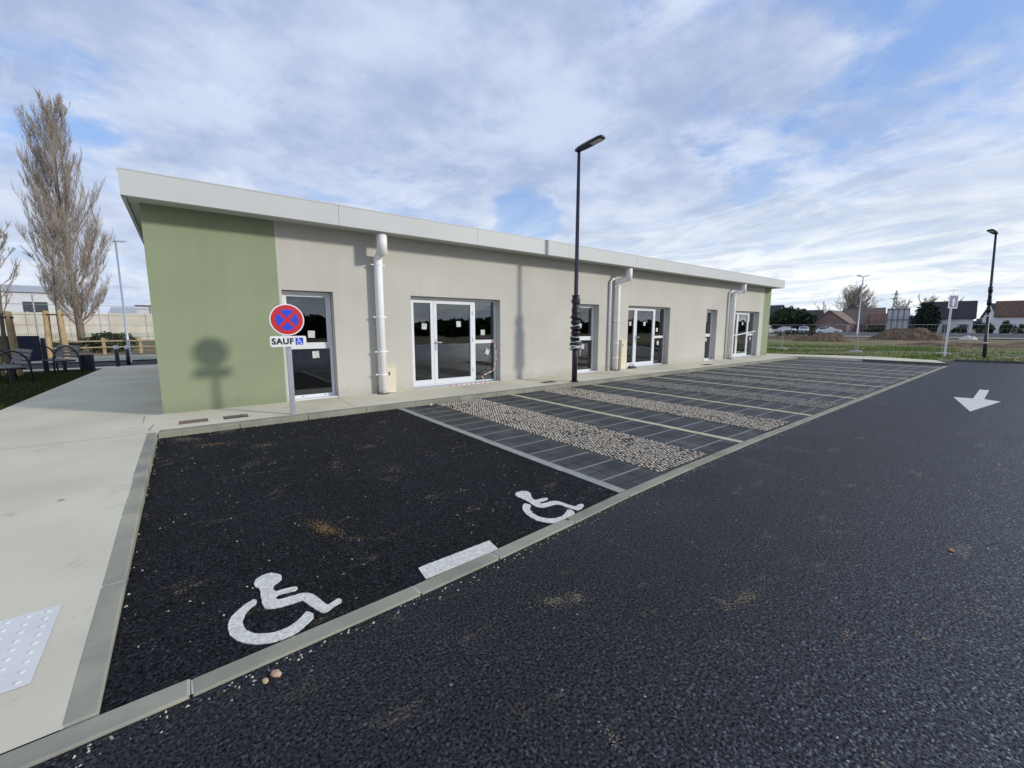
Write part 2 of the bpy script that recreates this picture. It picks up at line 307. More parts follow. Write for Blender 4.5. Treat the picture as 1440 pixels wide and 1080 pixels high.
# left footpath (ramps down to the crossing)
def zl(y): return .016+.084*min(1,max(0,(y-2.3)/3.0))
v=[];f=[]; ys=[2.254,2.62,3.3,3.9,4.6,5.3,6.5,8,9.1,9.17,12,16,21.6]
xl=lambda y: -14 if y<9.1 else (-2.62+ (y-14)*.035 if y<19 else -2.45+(y-19)*.03)
for y in ys: v+=[(xl(y),y,zl(y)),(-.505 if y<7.9 else (-.45 if y<8 else -.36),y,zl(y))]
f=[(2*i,2*i+1,2*i+3,2*i+2) for i in range(len(ys)-1)]
path=MB(); path.add(v,f); struct(path.build('path',M['conc']))
JM=mat('saw_cut',(.16,.155,.135),.9,.1,var=.3,vscale=9)
for y0_,y1_,x1_ in ((7.95,7.75,-.51),(12.6,12.6,-.38),(16.6,16.6,-.38)):
    x0_=-2.66 if y0_>9.1 else -9
    MBj=MB(); n_=14
    for q in range(n_):
        a_=x0_+(x1_-x0_)*q/n_; b_=x0_+(x1_-x0_)*(q+1)/n_; ya=y0_+(y1_-y0_)*q/n_; yb=y0_+(y1_-y0_)*(q+1)/n_
        MBj.add([(a_,ya-.004,zl(ya)+.0015),(b_,yb-.004,zl(yb)+.0015),(b_,yb+.004,zl(yb)+.0015),(a_,ya+.004,zl(ya)+.0015)],[(0,1,2,3)])
    struct(MBj.build('path_joint',JM))
MBj=MB(); MBj.add([(-.512,7.9,.1015),(-.5,7.9,.1015),(-.40,9.1,.1015),(-.412,9.1,.1015)],[(0,1,2,3)]); struct(MBj.build('path_joint',JM))
struct(MB().poly([(-3.4,21.3),(-.3,21.3),(6,22.0),(-12,22.0)],.05,.09).build('path_kerb',M['conc']))
# pavement in front of the building, slightly rising to the wall
mb=MB()
def strip(x0,x1): mb.add([(x0,7.90,.09),(x1,7.90,.09),(x1,9.172,.12),(x0,9.172,.12)],[(0,1,2,3)])
xs=[-.6,2.45,5.45,8.45,11.45,14.45,17.45,20.45,24.3]
for i in range(len(xs)-1): strip(xs[i]+.004,xs[i+1]-.004)
mb.add([(-.62,7.88,.06),(24.3,7.88,.06),(24.3,9.2,.06),(-.62,9.2,.06)],[(0,1,2,3)])
# sills below the openings
mb.add([(-.3,9.172,.118),(24,9.172,.118),(24,9.5,.118),(-.3,9.5,.118)],[(0,1,2,3)])
struct(mb.build('pavement',M['conc']))
struct(MB().poly([(24.65,2.6),(26.3,3.1),(27.1,5.5),(26.3,7.7),(25.6,9.6),(25.6,22),(24.35,22),(24.35,7.95)],.0,.11).build('end_pavement',M['conc']))

MORTAR=mat('kerb_mortar',(.50,.49,.42),.9,.2,col2=(.33,.32,.27),vscale=12)
# kerbs: rows of blocks with joints
def kerbrow(name,pts,width,z0,zt,m,length=1.0,side=1,gap=.0045):
    mb=MB(); P=[Vector((*p,0)) for p in pts]
    # resample
    seg=[]; cur=[P[0]]
    for a,b in zip(P,P[1:]):
        d=(b-a).length; n=max(1,round(d/length))
        for i in range(n): seg.append((a.lerp(b,i/n),a.lerp(b,(i+1)/n)))
    for k,(a,b) in enumerate(seg):
        t=(b-a).normalized(); nrm=Vector((-t.y,t.x,0))*side; a2=a+t*gap; b2=b-t*gap
        dz=rng.uniform(-.0015,.0015); za=zt(a)+dz; zb=zt(b)+dz; c=.008
        A=[a2,b2,b2+nrm*width,a2+nrm*width]
        inn=[a2+(nrm+t)*c,b2+(nrm-t)*c,b2+nrm*(width-c)-t*c,a2+nrm*(width-c)+t*c]
        vs=[(p.x,p.y,z0) for p in A]+[(p.x,p.y,z-c) for p,z in zip(A,(za,zb,zb,za))]+[(p.x,p.y,z) for p,z in zip(inn,(za,zb,zb,za))]
        fs=[(0,1,5,4),(1,2,6,5),(2,3,7,6),(3,0,4,7),(4,5,9,8),(5,6,10,9),(6,7,11,10),(7,4,8,11),(8,9,10,11)]
        if side<0: fs=[q[::-1] for q in fs]
        mb.add(vs,fs)
    # bedding under the joints
    for a,b in seg:
        t=(b-a).normalized(); nrm=Vector((-t.y,t.x,0))*side
        q=[a+nrm*.008,b+nrm*.008,b+nrm*(width-.008),a+nrm*(width-.008)]
        if side<0: q=q[::-1]
        mb.add([(p.x,p.y,min(zt(a),zt(b))-.003) for p in q],[(0,1,2,3)],1)
    return struct(mb.build(name,[m,MORTAR]))
kerbrow('kerb',[(x,kfun(x)) for x in (-.1,1,1.6,2.4,3.2,4.5,6,9,14,24.4)],.112,-.02,lambda p:.012,M['kerb'])
kerbrow('kerb',[(-14,2.135),(-.104,2.135)],.122,-.02,lambda p:.014,M['kerb2'])
kerbrow('kerb',[(-.40,7.745),(24.5,7.745)],.15,-.02,lambda p:.089,M['kerb'])
kerbrow('kerb',[(-.405,2.258),(-.405,7.74)],.112,-.02,lambda p:zl(p.y)+.002,M['kerb2'])
kerbrow('kerb',[(24.5,2.62),(24.5,7.74)],.14,-.02,lambda p:.113,mat('end_kerb_shaded_concrete',(.13,.13,.12),.85,.2,var=.15),side=-1)  # dark tone: shade on the face of this kerb is put into the colour
kerbrow('kerb',[(24.6,2.56),(26.3,2.98),(28.05,2.7),(28.65,.6),(30.9,-6),(32.9,-16)],.14,-.02,lambda p:.09,mat('verge_kerb_concrete',(.10,.10,.09),.85,.2,var=.2))

# ---------------------------------------------------------------- paved bays
LINES=[3.24,6.0,8.82,11.7,14.5,17.4,20.25,23.1]
struct(MB().poly([(3.19,2.38)]+[(x,kfun(x)+.07) for x in (4.5,6,9,14,24.5)]+[(24.5,7.76),(3.19,7.76)],.006).build('paving',M['pav']))
for i,x in enumerate(LINES):
    mb=MB(); y=kfun(x)+.118
    k=0
    while y<7.72:
        ln=.385 if i else .77
        y1=min(y+ln-.012,7.735); w=.055 if i else .05
        j=rng.uniform(-.004,.004)
        mb.box(x-w+j,x+w+j,y,y1,0,.0125+rng.uniform(-.001,.001)); y+=ln; k+=1
    o=mb.build('bay_line',M['cream_line'] if i else M['line'])
    names=['grey strip of blocks between the black asphalt bay and the pavers','cream block line between the two nearest paved bays','cream block line between the second and third paved bays','cream block line beyond the third paved bay','thin cream block line beyond the fourth paved bay','thin cream block line beyond the fifth paved bay','thin cream block line beyond the sixth paved bay','last thin cream block line before the dark end kerb']
    tag(o,names[i],'bay line','lines of blocks dividing the parking bays')
def gravel_strip(x0,x1,m,seed):
    r=random.Random(seed); mb=MB()
    y=kfun((x0+x1)/2)+.15; row=0
    px,py=.050,.040
    while y<7.70:
        x=x0+(row%2)*px/2
        while x<x1-.02:
            cx=x+px/2+r.uniform(-.009,.009); cy=y+py/2+r.uniform(-.007,.007)
            a=px*.46*r.uniform(.72,1.05); b=py*.44*r.uniform(.7,1.05); h=r.uniform(.012,.018); th=r.uniform(-.35,.35)
            if r.random()<(.04 if noise.noise(Vector((cx*2,cy*2,seed)))<.25 else .35): x+=px; continue
            n=6; co,si=math.cos(th),math.sin(th); vs=[]
            for (s,z) in ((1,.004),(.93,h*.7),(.55,h)):
                for q in range(n):
                    an=2*math.pi*q/n; ex=a*s*math.cos(an)*r.uniform(.9,1.1); ey=b*s*math.sin(an)*r.uniform(.9,1.1)
                    vs.append((cx+ex*co-ey*si,cy+ex*si+ey*co,z))
            fs=[(l*n+q,l*n+(q+1)%n,(l+1)*n+(q+1)%n,(l+1)*n+q) for l in range(2) for q in range(n)]+[tuple(2*n+q for q in range(n))]
            mb.add(vs,fs); x+=px
        y+=py; row+=1
    return mb.build('gravel',m)
G=[(4.0,5.08,'tanstone'),(6.93,7.92,'tanstone'),(9.75,10.75,'greystone'),(12.6,13.6,'greystone'),(15.4,16.4,'greystone'),(18.3,19.3,'greystone')]
for i,(a,b,mm) in enumerate(G):
    o=gravel_strip(a,b,M[mm],40+i); tag(o,None,None,None,'stuff')
    o['label']='strip of %s stones set between dark pavers in a parking bay'%('tan' if mm=='tanstone' else 'grey'); o['category']='gravel'
    struct(MB().poly([(a-.01,kfun(a)+.13),(b,kfun(b)+.13),(b,7.74),(a-.01,7.74)],.010).build('gravel_bed',M['bed']))

# ---------------------------------------------------------------- painted markings
WB1=[(0.223,2.921),(0.243,2.958),(0.279,2.978),(0.318,2.976),(0.353,2.946),(0.371,2.9),(0.37,2.859),(0.348,2.83),(0.313,2.812),(0.304,2.738),(0.351,2.732),(0.404,2.722),(0.427,2.711),(0.429,2.687),(0.416,2.67),(0.374,2.678),(0.323,2.688),(0.306,2.678),(0.302,2.652),(0.32,2.635),(0.366,2.631),(0.413,2.624),(0.454,2.612),(0.478,2.585),(0.497,2.535),(0.514,2.469),(0.53,2.406),(0.558,2.418),(0.59,2.435),(0.606,2.42),(0.605,2.396),(0.589,2.382),(0.548,2.371),(0.51,2.347),(0.487,2.36),(0.473,2.387),(0.452,2.456),(0.424,2.545),(0.413,2.546),(0.361,2.549),(0.302,2.557),(0.255,2.577),(0.237,2.603),(0.234,2.654),(0.238,2.743),(0.244,2.832),(0.221,2.865)]
WW1=[(0.211,2.734),(0.208,2.668),(0.178,2.659),(0.147,2.615),(0.127,2.55),(0.127,2.502),(0.141,2.444),(0.171,2.4),(0.224,2.359),(0.282,2.343),(0.335,2.353),(0.386,2.387),(0.426,2.434),(0.452,2.356),(0.4,2.312),(0.355,2.281),(0.32,2.268),(0.256,2.269),(0.197,2.29),(0.141,2.329),(0.092,2.393),(0.064,2.467),(0.057,2.528),(0.07,2.604),(0.102,2.66),(0.159,2.712)]
WB2=[(2.377,3.005),(2.428,3.039),(2.489,3.029),(2.526,2.988),(2.509,2.915),(2.463,2.867),(2.438,2.782),(2.503,2.778),(2.556,2.771),(2.568,2.749),(2.544,2.723),(2.501,2.722),(2.449,2.729),(2.429,2.723),(2.435,2.692),(2.483,2.681),(2.549,2.678),(2.593,2.65),(2.608,2.583),(2.616,2.512),(2.639,2.456),(2.688,2.477),(2.729,2.463),(2.711,2.427),(2.669,2.407),(2.616,2.387),(2.587,2.406),(2.574,2.451),(2.565,2.51),(2.555,2.57),(2.53,2.605),(2.476,2.61),(2.42,2.612),(2.381,2.632),(2.359,2.67),(2.364,2.741),(2.375,2.82),(2.375,2.889),(2.363,2.945)]
WW2=[(2.324,2.793),(2.342,2.737),(2.334,2.711),(2.296,2.688),(2.257,2.627),(2.244,2.559),(2.251,2.486),(2.288,2.429),(2.34,2.398),(2.403,2.396),(2.479,2.424),(2.54,2.466),(2.561,2.41),(2.529,2.365),(2.461,2.323),(2.382,2.301),(2.316,2.308),(2.225,2.38),(2.187,2.454),(2.183,2.549),(2.201,2.65),(2.244,2.729),(2.283,2.772)]
def smooth(pts,sharp=35):
    # one Chaikin pass, then ragged edge like paint on coarse asphalt
    n=len(pts); out=[]
    for i in range(n):
        a=Vector(pts[i]); b=Vector(pts[(i+1)%n]); out+=[a.lerp(b,.25),a.lerp(b,.75)]
    fin=[]
    for i in range(len(out)):
        a=out[i]; b=out[(i+1)%len(out)]; k=max(1,int((b-a).length/.012))
        for j in range(k):
            p=a.lerp(b,j/k); fin.append((p.x+rng.uniform(-.0022,.0022),p.y+rng.uniform(-.0022,.0022)))
    return fin
for nm,B_,W_,lab in (('one',WB1,WW1,'large white wheelchair symbol painted on black asphalt, nearest the camera'),('two',WB2,WW2,'smaller white wheelchair symbol painted beside the grey block strip')):
    e=empty('wheelchair_symbol',lab,'road marking',(B_[0][0],B_[0][1],0),0,'wheelchair symbols painted in the parking bay')
    ox,oy=B_[0]
    for pn,P in (('figure',B_),('wheel',W_)):
        MB().poly([(x-ox,y-oy) for x,y in smooth(P)],.003,.009).build(pn,M['mark'],e)
def rag(pts):
    fin=[]
    for i in range(len(pts)):
        a=Vector(pts[i]); b=Vector(pts[(i+1)%len(pts)]); k=max(1,int((b-a).length/.015))
        for j in range(k):
            p=a.lerp(b,j/k); fin.append((p.x+rng.uniform(-.002,.002),p.y+rng.uniform(-.002,.002)))
    return fin
tag(MB().poly(rag([(1.107,2.435),(1.684,2.44),(1.668,2.30),(1.092,2.29)]),.003,.009).build('painted_dash',M['mark']),'short white painted bar against the kerb between the wheelchair symbols','road marking')
tag(MB().poly([(15.91,1.011),(15.921,0.849),(13.867,0.792),(13.678,0.545),(11.654,0.82),(13.741,1.25),(13.811,0.953)],.001,.006).build('painted_arrow',M['mark']),'white direction arrow painted on the asphalt road','road marking')

# tactile slab
mb=MB()
for i in range(5): mb.add([(xx,yy,zz_) for zz_off in (0,) for (xx,yy,zz_) in [(-.66-(i+1)*.6+.003,2.63,zl(2.63)+.003),(-.66-i*.6-.003,2.63,zl(2.63)+.003),(-.66-i*.6-.003,3.28,zl(3.28)+.003),(-.66-(i+1)*.6+.003,3.28,zl(3.28)+.003)]],[(0,1,2,3)])
zz=.0335
for i in range(40):
    for j in range(9):
        cx=-.71-i*.075; cy=2.67+j*.0715; n=8; vs=[]; zz=zl(2.63)+(cy-2.63)*(zl(3.28)-zl(2.63))/.65+.003
        for (r_,h) in ((.0125,0),(.011,.0035),(.006,.005)):
            vs+=[(cx+r_*math.cos(2*math.pi*q/n),cy+r_*math.sin(2*math.pi*q/n),zz+h) for q in range(n)]
        mb.add(vs,[(l*n+q,l*n+(q+1)%n,(l+1)*n+(q+1)%n,(l+1)*n+q) for l in range(2) for q in range(n)]+[tuple(2*n+q for q in range(n))])
tag(mb.build('tactile_paving',M['tact']),'white slabs with raised domes set in the concrete path','tactile paving')

# covers in the pavement
def cover(x0,x1,y0,y1,z,m,label,bars=0):
    e=MB(); e.box(x0,x1,y0,y1,z-.02,z+.004)
    o=MB()
    if bars:
        o.box(x0,x1,y0,y0+.02,z-.02,z+.006); o.box(x0,x1,y1-.02,y1,z-.02,z+.006); o.box(x0,x0+.02,y0+.021,y1-.021,z-.02,z+.006); o.box(x1-.02,x1,y0+.021,y1-.021,z-.02,z+.006)
        o.box(x0+.021,x1-.021,y0+.021,y1-.021,z-.02,z-.001)
        for k in range(bars):
            a=x0+.03+(x1-x0-.06)*k/bars; o.box(a,a+.012,y0+.022,y1-.022,z,z+.005)
    else:
        o.box(x0,x1,y0,y1,z-.02,z+.006)
    return tag(o.build('drain_cover',m),label,'drain cover')
cover(-.16,.21,8.15,8.42,.098,M['rustlid'],'tan inspection cover in the pavement at the foot of the green wall')
cover(.42,.76,8.17,8.43,.098,M['grate'],'dark slotted grating in the pavement before the green wall',14)
cover(7.5,7.95,8.2,8.42,.098,M['grate'],'dark cover in the pavement beside the wrapped lamp post')
cover(15.9,16.6,8.2,8.42,.098,M['grate'],'dark cover in the pavement before the narrow window')

# ---------------------------------------------------------------- the building
WY=9.17
bld=empty('commercial_building','long single storey shop building with beige render, green ends and pale fascia','building',(0,WY,.12))
def B(mb,name,m,parent=None,sm=False):
    # coordinates given in world, shifted to building space
    mb.v=[(x,y-WY,z-.12) for x,y,z in mb.v]; return mb.build(name,m,parent or bld,sm)
OP=[(1.56,2.50,.12,2.30),(4.20,6.75,.12,2.30),(9.78,10.74,.12,2.30),(12.28,14.88,.12,2.32),(17.66,18.58,.12,2.32),(20.3,22.86,.12,2.32)]
TOP=3.58
def wallmesh(x0,x1,holes):
    mb=MB(); xs=sorted({x0,x1,*[h[0] for h in holes],*[h[1] for h in holes]}); T=.36
    for a,b in zip(xs,xs[1:]):
        h=[q for q in holes if q[0]<=a+1e-6 and q[1]>=b-1e-6]
        z0=.02
        if h: z0=h[0][3]
        mb.add([(a,WY,z0),(b,WY,z0),(b,WY,TOP),(a,WY,TOP)],[(0,1,2,3)])
        mb.add([(a,WY+T,z0),(b,WY+T,z0),(b,WY+T,TOP),(a,WY+T,TOP)],[(3,2,1,0)])
    for h in holes:
        a,b,z0,z1=h
        mb.add([(a,WY,.02),(a,WY+T,.02),(a,WY+T,z1),(a,WY,z1)],[(0,1,2,3)])
        mb.add([(b,WY,.02),(b,WY+T,.02),(b,WY+T,z1),(b,WY,z1)],[(3,2,1,0)])
        mb.add([(a,WY,z1),(b,WY,z1),(b,WY+T,z1),(a,WY+T,z1)],[(3,2,1,0)])
    return mb
B(wallmesh(1.515,23.3,OP),'wall',M['wall'])
g=MB(); g.box(-.37,1.515,WY,WY+.36,.02,TOP); g.box(-.37,-.05,WY+.36,20.5,.02,TOP)
tag(B(g,'corner_wall',M['green']),'green rendered wall at the near corner')
g=MB(); g.box(23.3,24.1,WY,WY+.36,.02,TOP); g.box(23.8,24.1,WY+.36,20.5,.02,TOP); tag(B(g,'corner_wall',M['green']),'green rendered strip at the far corner')
g=MB(); g.box(-.04,23.79,20.2,20.5,.02,TOP); B(g,'rear_wall',M['wall'])
g=MB(); g.box(-.04,23.79,WY+.37,20.19,.0,.11); B(g,'interior_floor',M['intfloor'])
g=MB(); g.box(-.04,23.79,15,15.1,.12,3.5); 
for x in (3.0,8.4,11.6,16,19.4): g.box(x,x+.1,WY+.37,14.99,.12,3.5)
B(g,'partition',M['dark'])
g=MB(); g.box(-.04,23.79,WY+.37,20.19,3.0,3.05); B(g,'ceiling',M['dark'])
# roof, soffit, fascia
g=MB(); g.box(-.52,24.14,8.66,20.9,3.60,3.80); B(g,'roof',M['roof'])
g=MB(); g.box(-.5,24.12,8.65,WY-.002,3.552,3.592); g.box(-.5,-.372,WY,20.9,3.552,3.592); g.box(24.102,24.12,WY,20.9,3.552,3.592); B(g,'soffit',M['soffit'])
g=MB(); seams=[-.55,2.53,5.68,8.74,11.86,14.9,17.91,21.0,24.16]
for a,b in zip(seams,seams[1:]):
    g.box(a+.003,b-.003,8.60,8.645,3.51,3.87); g.box(a+.003,b-.003,8.595,8.70,3.872,3.89); g.box(a+.003,b-.003,8.646,8.70,3.51,3.545)
g.box(-.55,-.505,8.65,20.9,3.51,3.87); g.box(24.125,24.16,8.65,20.9,3.51,3.87); g.box(-.56,-.49,8.71,20.9,3.872,3.89); g.box(24.11,24.17,8.71,20.9,3.872,3.89)
B(g,'fascia',M['fascia'])

# openings
FY=WY+.19
def ring(mb,x0,x1,z0,z1,w,y0,y1,wb=None):
    wb=wb or w
    mb.box(x0,x0+w,y0,y1,z0,z1); mb.box(x1-w,x1,y0,y1,z0,z1); mb.box(x0+w,x1-w,y0,y1,z1-w,z1); mb.box(x0+w,x1-w,y0,y1,z0,z0+wb)
def pane(parent,x0,x1,z0,z1,y): 
    g=MB(); g.box(x0,x1,y,y+.012,z0,z1); return B(g,'pane',M['glass'],parent)
def sticker(parent,x,z,y,a=0,s=.065):
    g=MB(); Mx=Matrix.Translation((x,y,z))@Matrix.Rotation(a,4,'Y'); g.box(-s,s,-.001,.001,-s*1.1,s*1.1,0,Mx); return B(g,'sticker',M['sticker'],parent)
def localpart(o):  # children of a part share the building's origin
    return o
def window(x0,x1,z0,z1,tr,st,label=None):
    g=MB(); ring(g,x0+.01,x1-.01,z0+.02,z1-.01,.06,FY,FY+.07); g.box(x0+.07,x1-.07,FY+.002,FY+.068,tr-.045,tr+.045)
    ring(g,x0+.072,x1-.072,tr+.047,z1-.072,.035,FY+.01,FY+.055); 
    fr=B(g,'window',M['alu'])
    if label: fr['label']=label
    pane(fr,x0+.1,x1-.1,tr+.08,z1-.1,FY+.03); pane(fr,x0+.07,x1-.07,z0+.08,tr-.045,FY+.03)
    g=MB(); g.box(x0+.005,x1-.005,WY+.02,FY-.002,z0-.005,z0+.02); B(g,'sill',M['alu'],fr)
    g=MB()
    for (qa,qz) in ((x0+(x1-x0)*.3,z0+.045),(x0+(x1-x0)*.75,z0+.045),(x0+.1,tr-.008),(x1-.125,tr-.008)):
        g=MB(); g.box(qa-.0,qa+.026,FY-.004,FY,qz,qz+.015); B(g,'drain_slot',M['grate'],fr)
    for (x,z,a) in st: sticker(fr,x,z,FY+.026,a)
    return fr
window(*OP[0],1.19,[(2.09,1.44,.03),(2.15,1.02,-.05)],'white framed window next to the green wall')
window(*OP[2],1.2,[(10.24,.95,0),(10.1,1.62,.05)],'window behind the wrapped lamp post')
window(*OP[4],1.2,[(18.15,1.02,0)],'narrow looking window past the middle entrance')
def entrance(x0,x1,z0,z1,a,b,st,label):
    # narrow fixed leaf x0..a, door leaf a..b, side light b..x1
    g=MB(); ring(g,x0+.01,x1-.01,z0+.02,z1-.01,.05,FY,FY+.07,.03); g.box(b-.01,b+.05,FY-.004,FY+.075,z0+.05,z1-.06)
    g.box(b+.051,x1-.061,FY,FY+.07,1.155,1.245)
    fr=B(g,'entrance',M['alu']); fr['label']=label
    g=MB(); g.box(x0+.02,x1-.02,WY+.03,FY-.003,z0-.01,z0+.018); B(g,'threshold',M['galv'],fr)
    pane(fr,b+.055,x1-.065,1.25,z1-.065,FY+.03); pane(fr,b+.055,x1-.065,z0+.06,1.15,FY+.03)
    for (u,v,w) in ((x0+.065,a-.004,.075),(a+.004,b-.015,.085)):
        g=MB(); ring(g,u,v,z0+.055,z1-.065,w,FY-.012,FY+.05,.12)
        if u>x0+.1:
            for hz in (z0+.35,z0+1.15,z1-.35): g.box(v-.025,v+.012,FY-.03,FY-.013,hz-.05,hz+.05)
        d=B(g,'door_leaf',M['alu'],fr)
        pane(fr,u+w,v-w,z0+.175,z1-.065-w,FY+.018)
    g=MB(); g.box(a+.03,a+.07,FY-.022,FY-.013,1.02,1.28); g.box(a+.04,a+.06,FY-.065,FY-.022,1.2,1.22); g.box(a+.04,a+.19,FY-.075,FY-.057,1.2,1.22)
    B(g,'handle',M['galv'],fr)
    for (x,z,t) in st: sticker(fr,x,z,FY+.012,t)
    return fr
e1=entrance(*OP[1],4.86,6.02,[(4.62,1.60,.1),(5.58,1.66,0),(6.32,1.44,0),(6.46,.92,.5)],'white glazed double door with side light at the near shop')
g=MB(); g.box(4.26,6.70,FY+.06+.02,FY+.2,2.03,2.27); B(g,'pale_box',M['alu'],e1)  # pale box added just behind the top of the panes
entrance(*OP[3],12.95,14.13,[(12.68,1.7,0),(13.54,1.7,0),(14.35,1.47,0),(14.45,.97,0)],'middle white glazed entrance with side light')
e3=entrance(*OP[5],20.95,22.1,[(21.55,1.74,0),(22.5,1.0,0)],'far white glazed entrance near the end of the facade')
g=MB(); g.tube([(20.35,FY-.1,1.16),(22.75,FY-.1,1.36)],.022,8); B(g,'bar',M['pvc'],e3)

# downpipes with outlet box and elbow
def downpipe(x,xo,extra,label):
    g=MB(); yw=WY-.125
    g.tube([(x,yw,.13),(x,yw,2.98),(x+.01,yw-.02,3.06),(x+(xo-x)*.5,yw-.14,3.11),(xo-.01,8.80,3.16)],.088,16)
    p=B(g,'downpipe',M['pvc'],None,True); p['label']=label
    g=MB(); g.tube([(xo,8.78,3.08),(xo,8.78,3.54)],.105,20); B(g,'outlet',M['pvc'],p,True)
    for z in (.55,1.05,1.8,2.9):
        g=MB(); g.tube([(x,yw,z-.012),(x,yw,z+.012)],.096,16); g.box(x-.15,x-.09,yw-.012,yw+.012,z-.012,z+.012); g.box(x+.09,x+.15,yw-.012,yw+.012,z-.012,z+.012); g.box(x-.01,x+.01,yw+.09,WY+.001,z-.01,z+.01); B(g,'bracket',M['pvc'],p)
    g=MB(); g.tube([(x,yw,.112),(x,yw,.13)],.13,16); B(g,'shoe',M['grate'],p)
    if extra:
        g=MB(); g.tube([(x-.28,WY-.05,.13),(x-.28,WY-.05,3.05),(x-.2,WY-.07,3.14),(x-.08,WY-.1,3.16)],.04,10); B(g,'small_pipe',M['pvc'],p,True)
downpipe(3.42,3.42,0,'white downpipe between the first window and the first entrance')
downpipe(11.5,11.72,1,'white downpipe left of the middle entrance')
downpipe(19.75,20.05,1,'white downpipe left of the far entrance')
# meter boxes
for (x0,x1,z1,lab) in ((3.5,3.72,.72,'cream meter box beside the nearest downpipe'),(11.78,12.08,1.12,'tall cream meter box beside the middle downpipe')):
    g=MB(); g.box(x0,x1,WY-.14,WY-.001,.13,z1); g.box(x0-.01,x1+.01,WY-.155,WY-.001,z1,z1+.02); g.box(x0+.015,x1-.015,WY-.146,WY-.1405,.33,z1-.02)
    m_=B(g,'meter_box',M['cream']); m_['label']=lab
    g=MB(); g.box(x0+.05,x0+.08,WY-.152,WY-.147,z1-.2,z1-.12); B(g,'latch',M['grate'],m_)

# striped warning tape
def tape(pts,w,label,seg=.07):
    mb=MB(); P=[Vector(p) for p in pts]; out=[]
    for a,b in zip(P,P[1:]):
        n=max(1,int((b-a).length/seg))
        for i in range(n): out.append(a.lerp(b,i/n))
    out.append(P[-1])
    for i in range(len(out)-1):
        a,b=out[i],out[i+1]; tw=.4*math.sin(i*.9); s=Vector((w*math.cos(tw),w*math.sin(tw)*.5,0)); 
        if abs((b-a).z)<.3*(b-a).length: s=Vector((0,w*.3,w))
        mb.add([a-s,a+s,b+s,b-s],[(0,1,2,3)],i%2)
    return tag(mb.build('warning_tape',[M['tapered'],M['tapewhite']]),label,'warning tape')
tape([(6.64,9.30,1.22),(6.67,9.26,.95),(6.66,9.24,.7),(6.55,9.22,.42),(6.25,9.2,.33),(6.16,9.19,.29),(6.28,9.18,.13)],.009,'red and white tape dangling loose over the side light of the near entrance')
tape([(5.15,9.16,.127),(5.45,9.1,.128),(5.75,9.13,.127),(6.1,9.12,.127),(6.5,9.15,.127)],.009,'red and white tape lying along the threshold of the near entrance')
tape([(14.84,9.33,1.33),(14.85,9.32,.14)],.018,'striped tape hanging straight down the jamb of the middle entrance')
# door weight at middle entrance
g=MB(); g.box(12.35,12.6,9.05,9.15,.125,.20); g.tube([(12.35,9.1,.2),(12.38,9.1,.27),(12.55,9.1,.27),(12.6,9.1,.2)],.012,6); g.box(12.62,12.74,9.06,9.12,.125,.16)
tag(g.build('door_wedge',M['grate']),'small dark object left on the step of the middle entrance','door stop')

# ---------------------------------------------------------------- lamp posts
def lamp_post(loc,h,rz,label,wrap,col,arms=1,group='street lamps',lean=(0,0)):
    e=empty('street_lamp',label,'street lamp',loc,rz,group); e.rotation_euler=(lean[0],lean[1],rz)
    k=1 if h<8 else 1.3
    MB().tube([(0,0,0),(0,0,1.0),(0,0,1.02),(0,0,h)],[.075*k,.075*k,.062*k,.04*k],16).build('pole',col,e,True)
    MB().tube([(0,0,.0),(0,0,.018)],.12,16).build('base_plate',col,e)
    for s in range(arms):
        sg=1 if s==0 else -1
        Mx=Matrix.Translation((0,0,h))@Matrix.Rotation(math.pi*s,4,'Z')@Matrix.Rotation(R(-8),4,'X')
        g=MB(); 
        prof=[(-.10,.05,.03),(.0,.085,.045),(.12,.095,.05),(.35,.12,.045),(.62,.13,.035),(.72,.11,.022)]
        vs=[]; 
        for (y,wd,ht) in prof:
            for (a,b) in ((-1,-.4),(-.85,-1),(.85,-1),(1,-.4),(.7,1),(-.7,1)): vs.append(Mx@Vector((wd*a,-y,ht*b)))
        n=6; fs=[(i*n+j,(i+1)*n+j,(i+1)*n+(j+1)%n,i*n+(j+1)%n) for i in range(len(prof)-1) for j in range(n)]+[tuple(range(n)),tuple((len(prof)-1)*n+j for j in range(n-1,-1,-1))]
        g.add(vs,fs); hd=g.build('lamp_head',col,e)
        g=MB(); g.box(-.085,.085,-.66,-.38,-.052,-.046,0,Mx); g.build('lens',M['led'],hd)
    if wrap:
        r=random.Random(3); pts=[];rad=[];z=.86
        while z<2.36:
            pts.append((r.uniform(-.012,.012),r.uniform(-.012,.012),z))
            u=(z-.86)/1.5; base=.115 if u<.62 else .105
            if u>.86: base=.10
            if u>.97: base=.125
            rad.append(base+ (.026*math.sin(z*44) if u<.6 else .012*math.sin(z*21))+r.uniform(-.01,.01)); z+=.032
        g=MB(); g.tube(pts,rad,18); 
        g.v=[(x*(1+.22*noise.noise(Vector((x*9,y*9,z*7)))),y*(1+.22*noise.noise(Vector((x*9+5,y*9,z*7)))),z) for x,y,z in g.v]
        g.build('protective_wrap',M['plastic'],e,True)
        for z,ti in ((.93,.15),(.98,-.1),(1.09,.12),(1.22,-.1),(1.52,.2)):
            g=MB(); g.tube([(.15*math.cos(a),.15*math.sin(a),z+ti*.2*math.cos(a+1)) for a in [2*math.pi*q/16 for q in range(17)]],.010 if z>1 else .016,5,False); g.build('tape_band',M['tapewhite'],e)
        g=MB(); g.tube([(.14,-.03,.92),(.17,-.06,.84),(.13,-.08,.77),(.1,-.09,.71)],.009,4)
        g.build('loose_strap',M['tapewhite'],e)
    return e
lamp_post((8.40,7.98,.095),6.0,R(8),'tall navy street lamp in front of the facade with black wrapping on its pole',True,M['navy'])
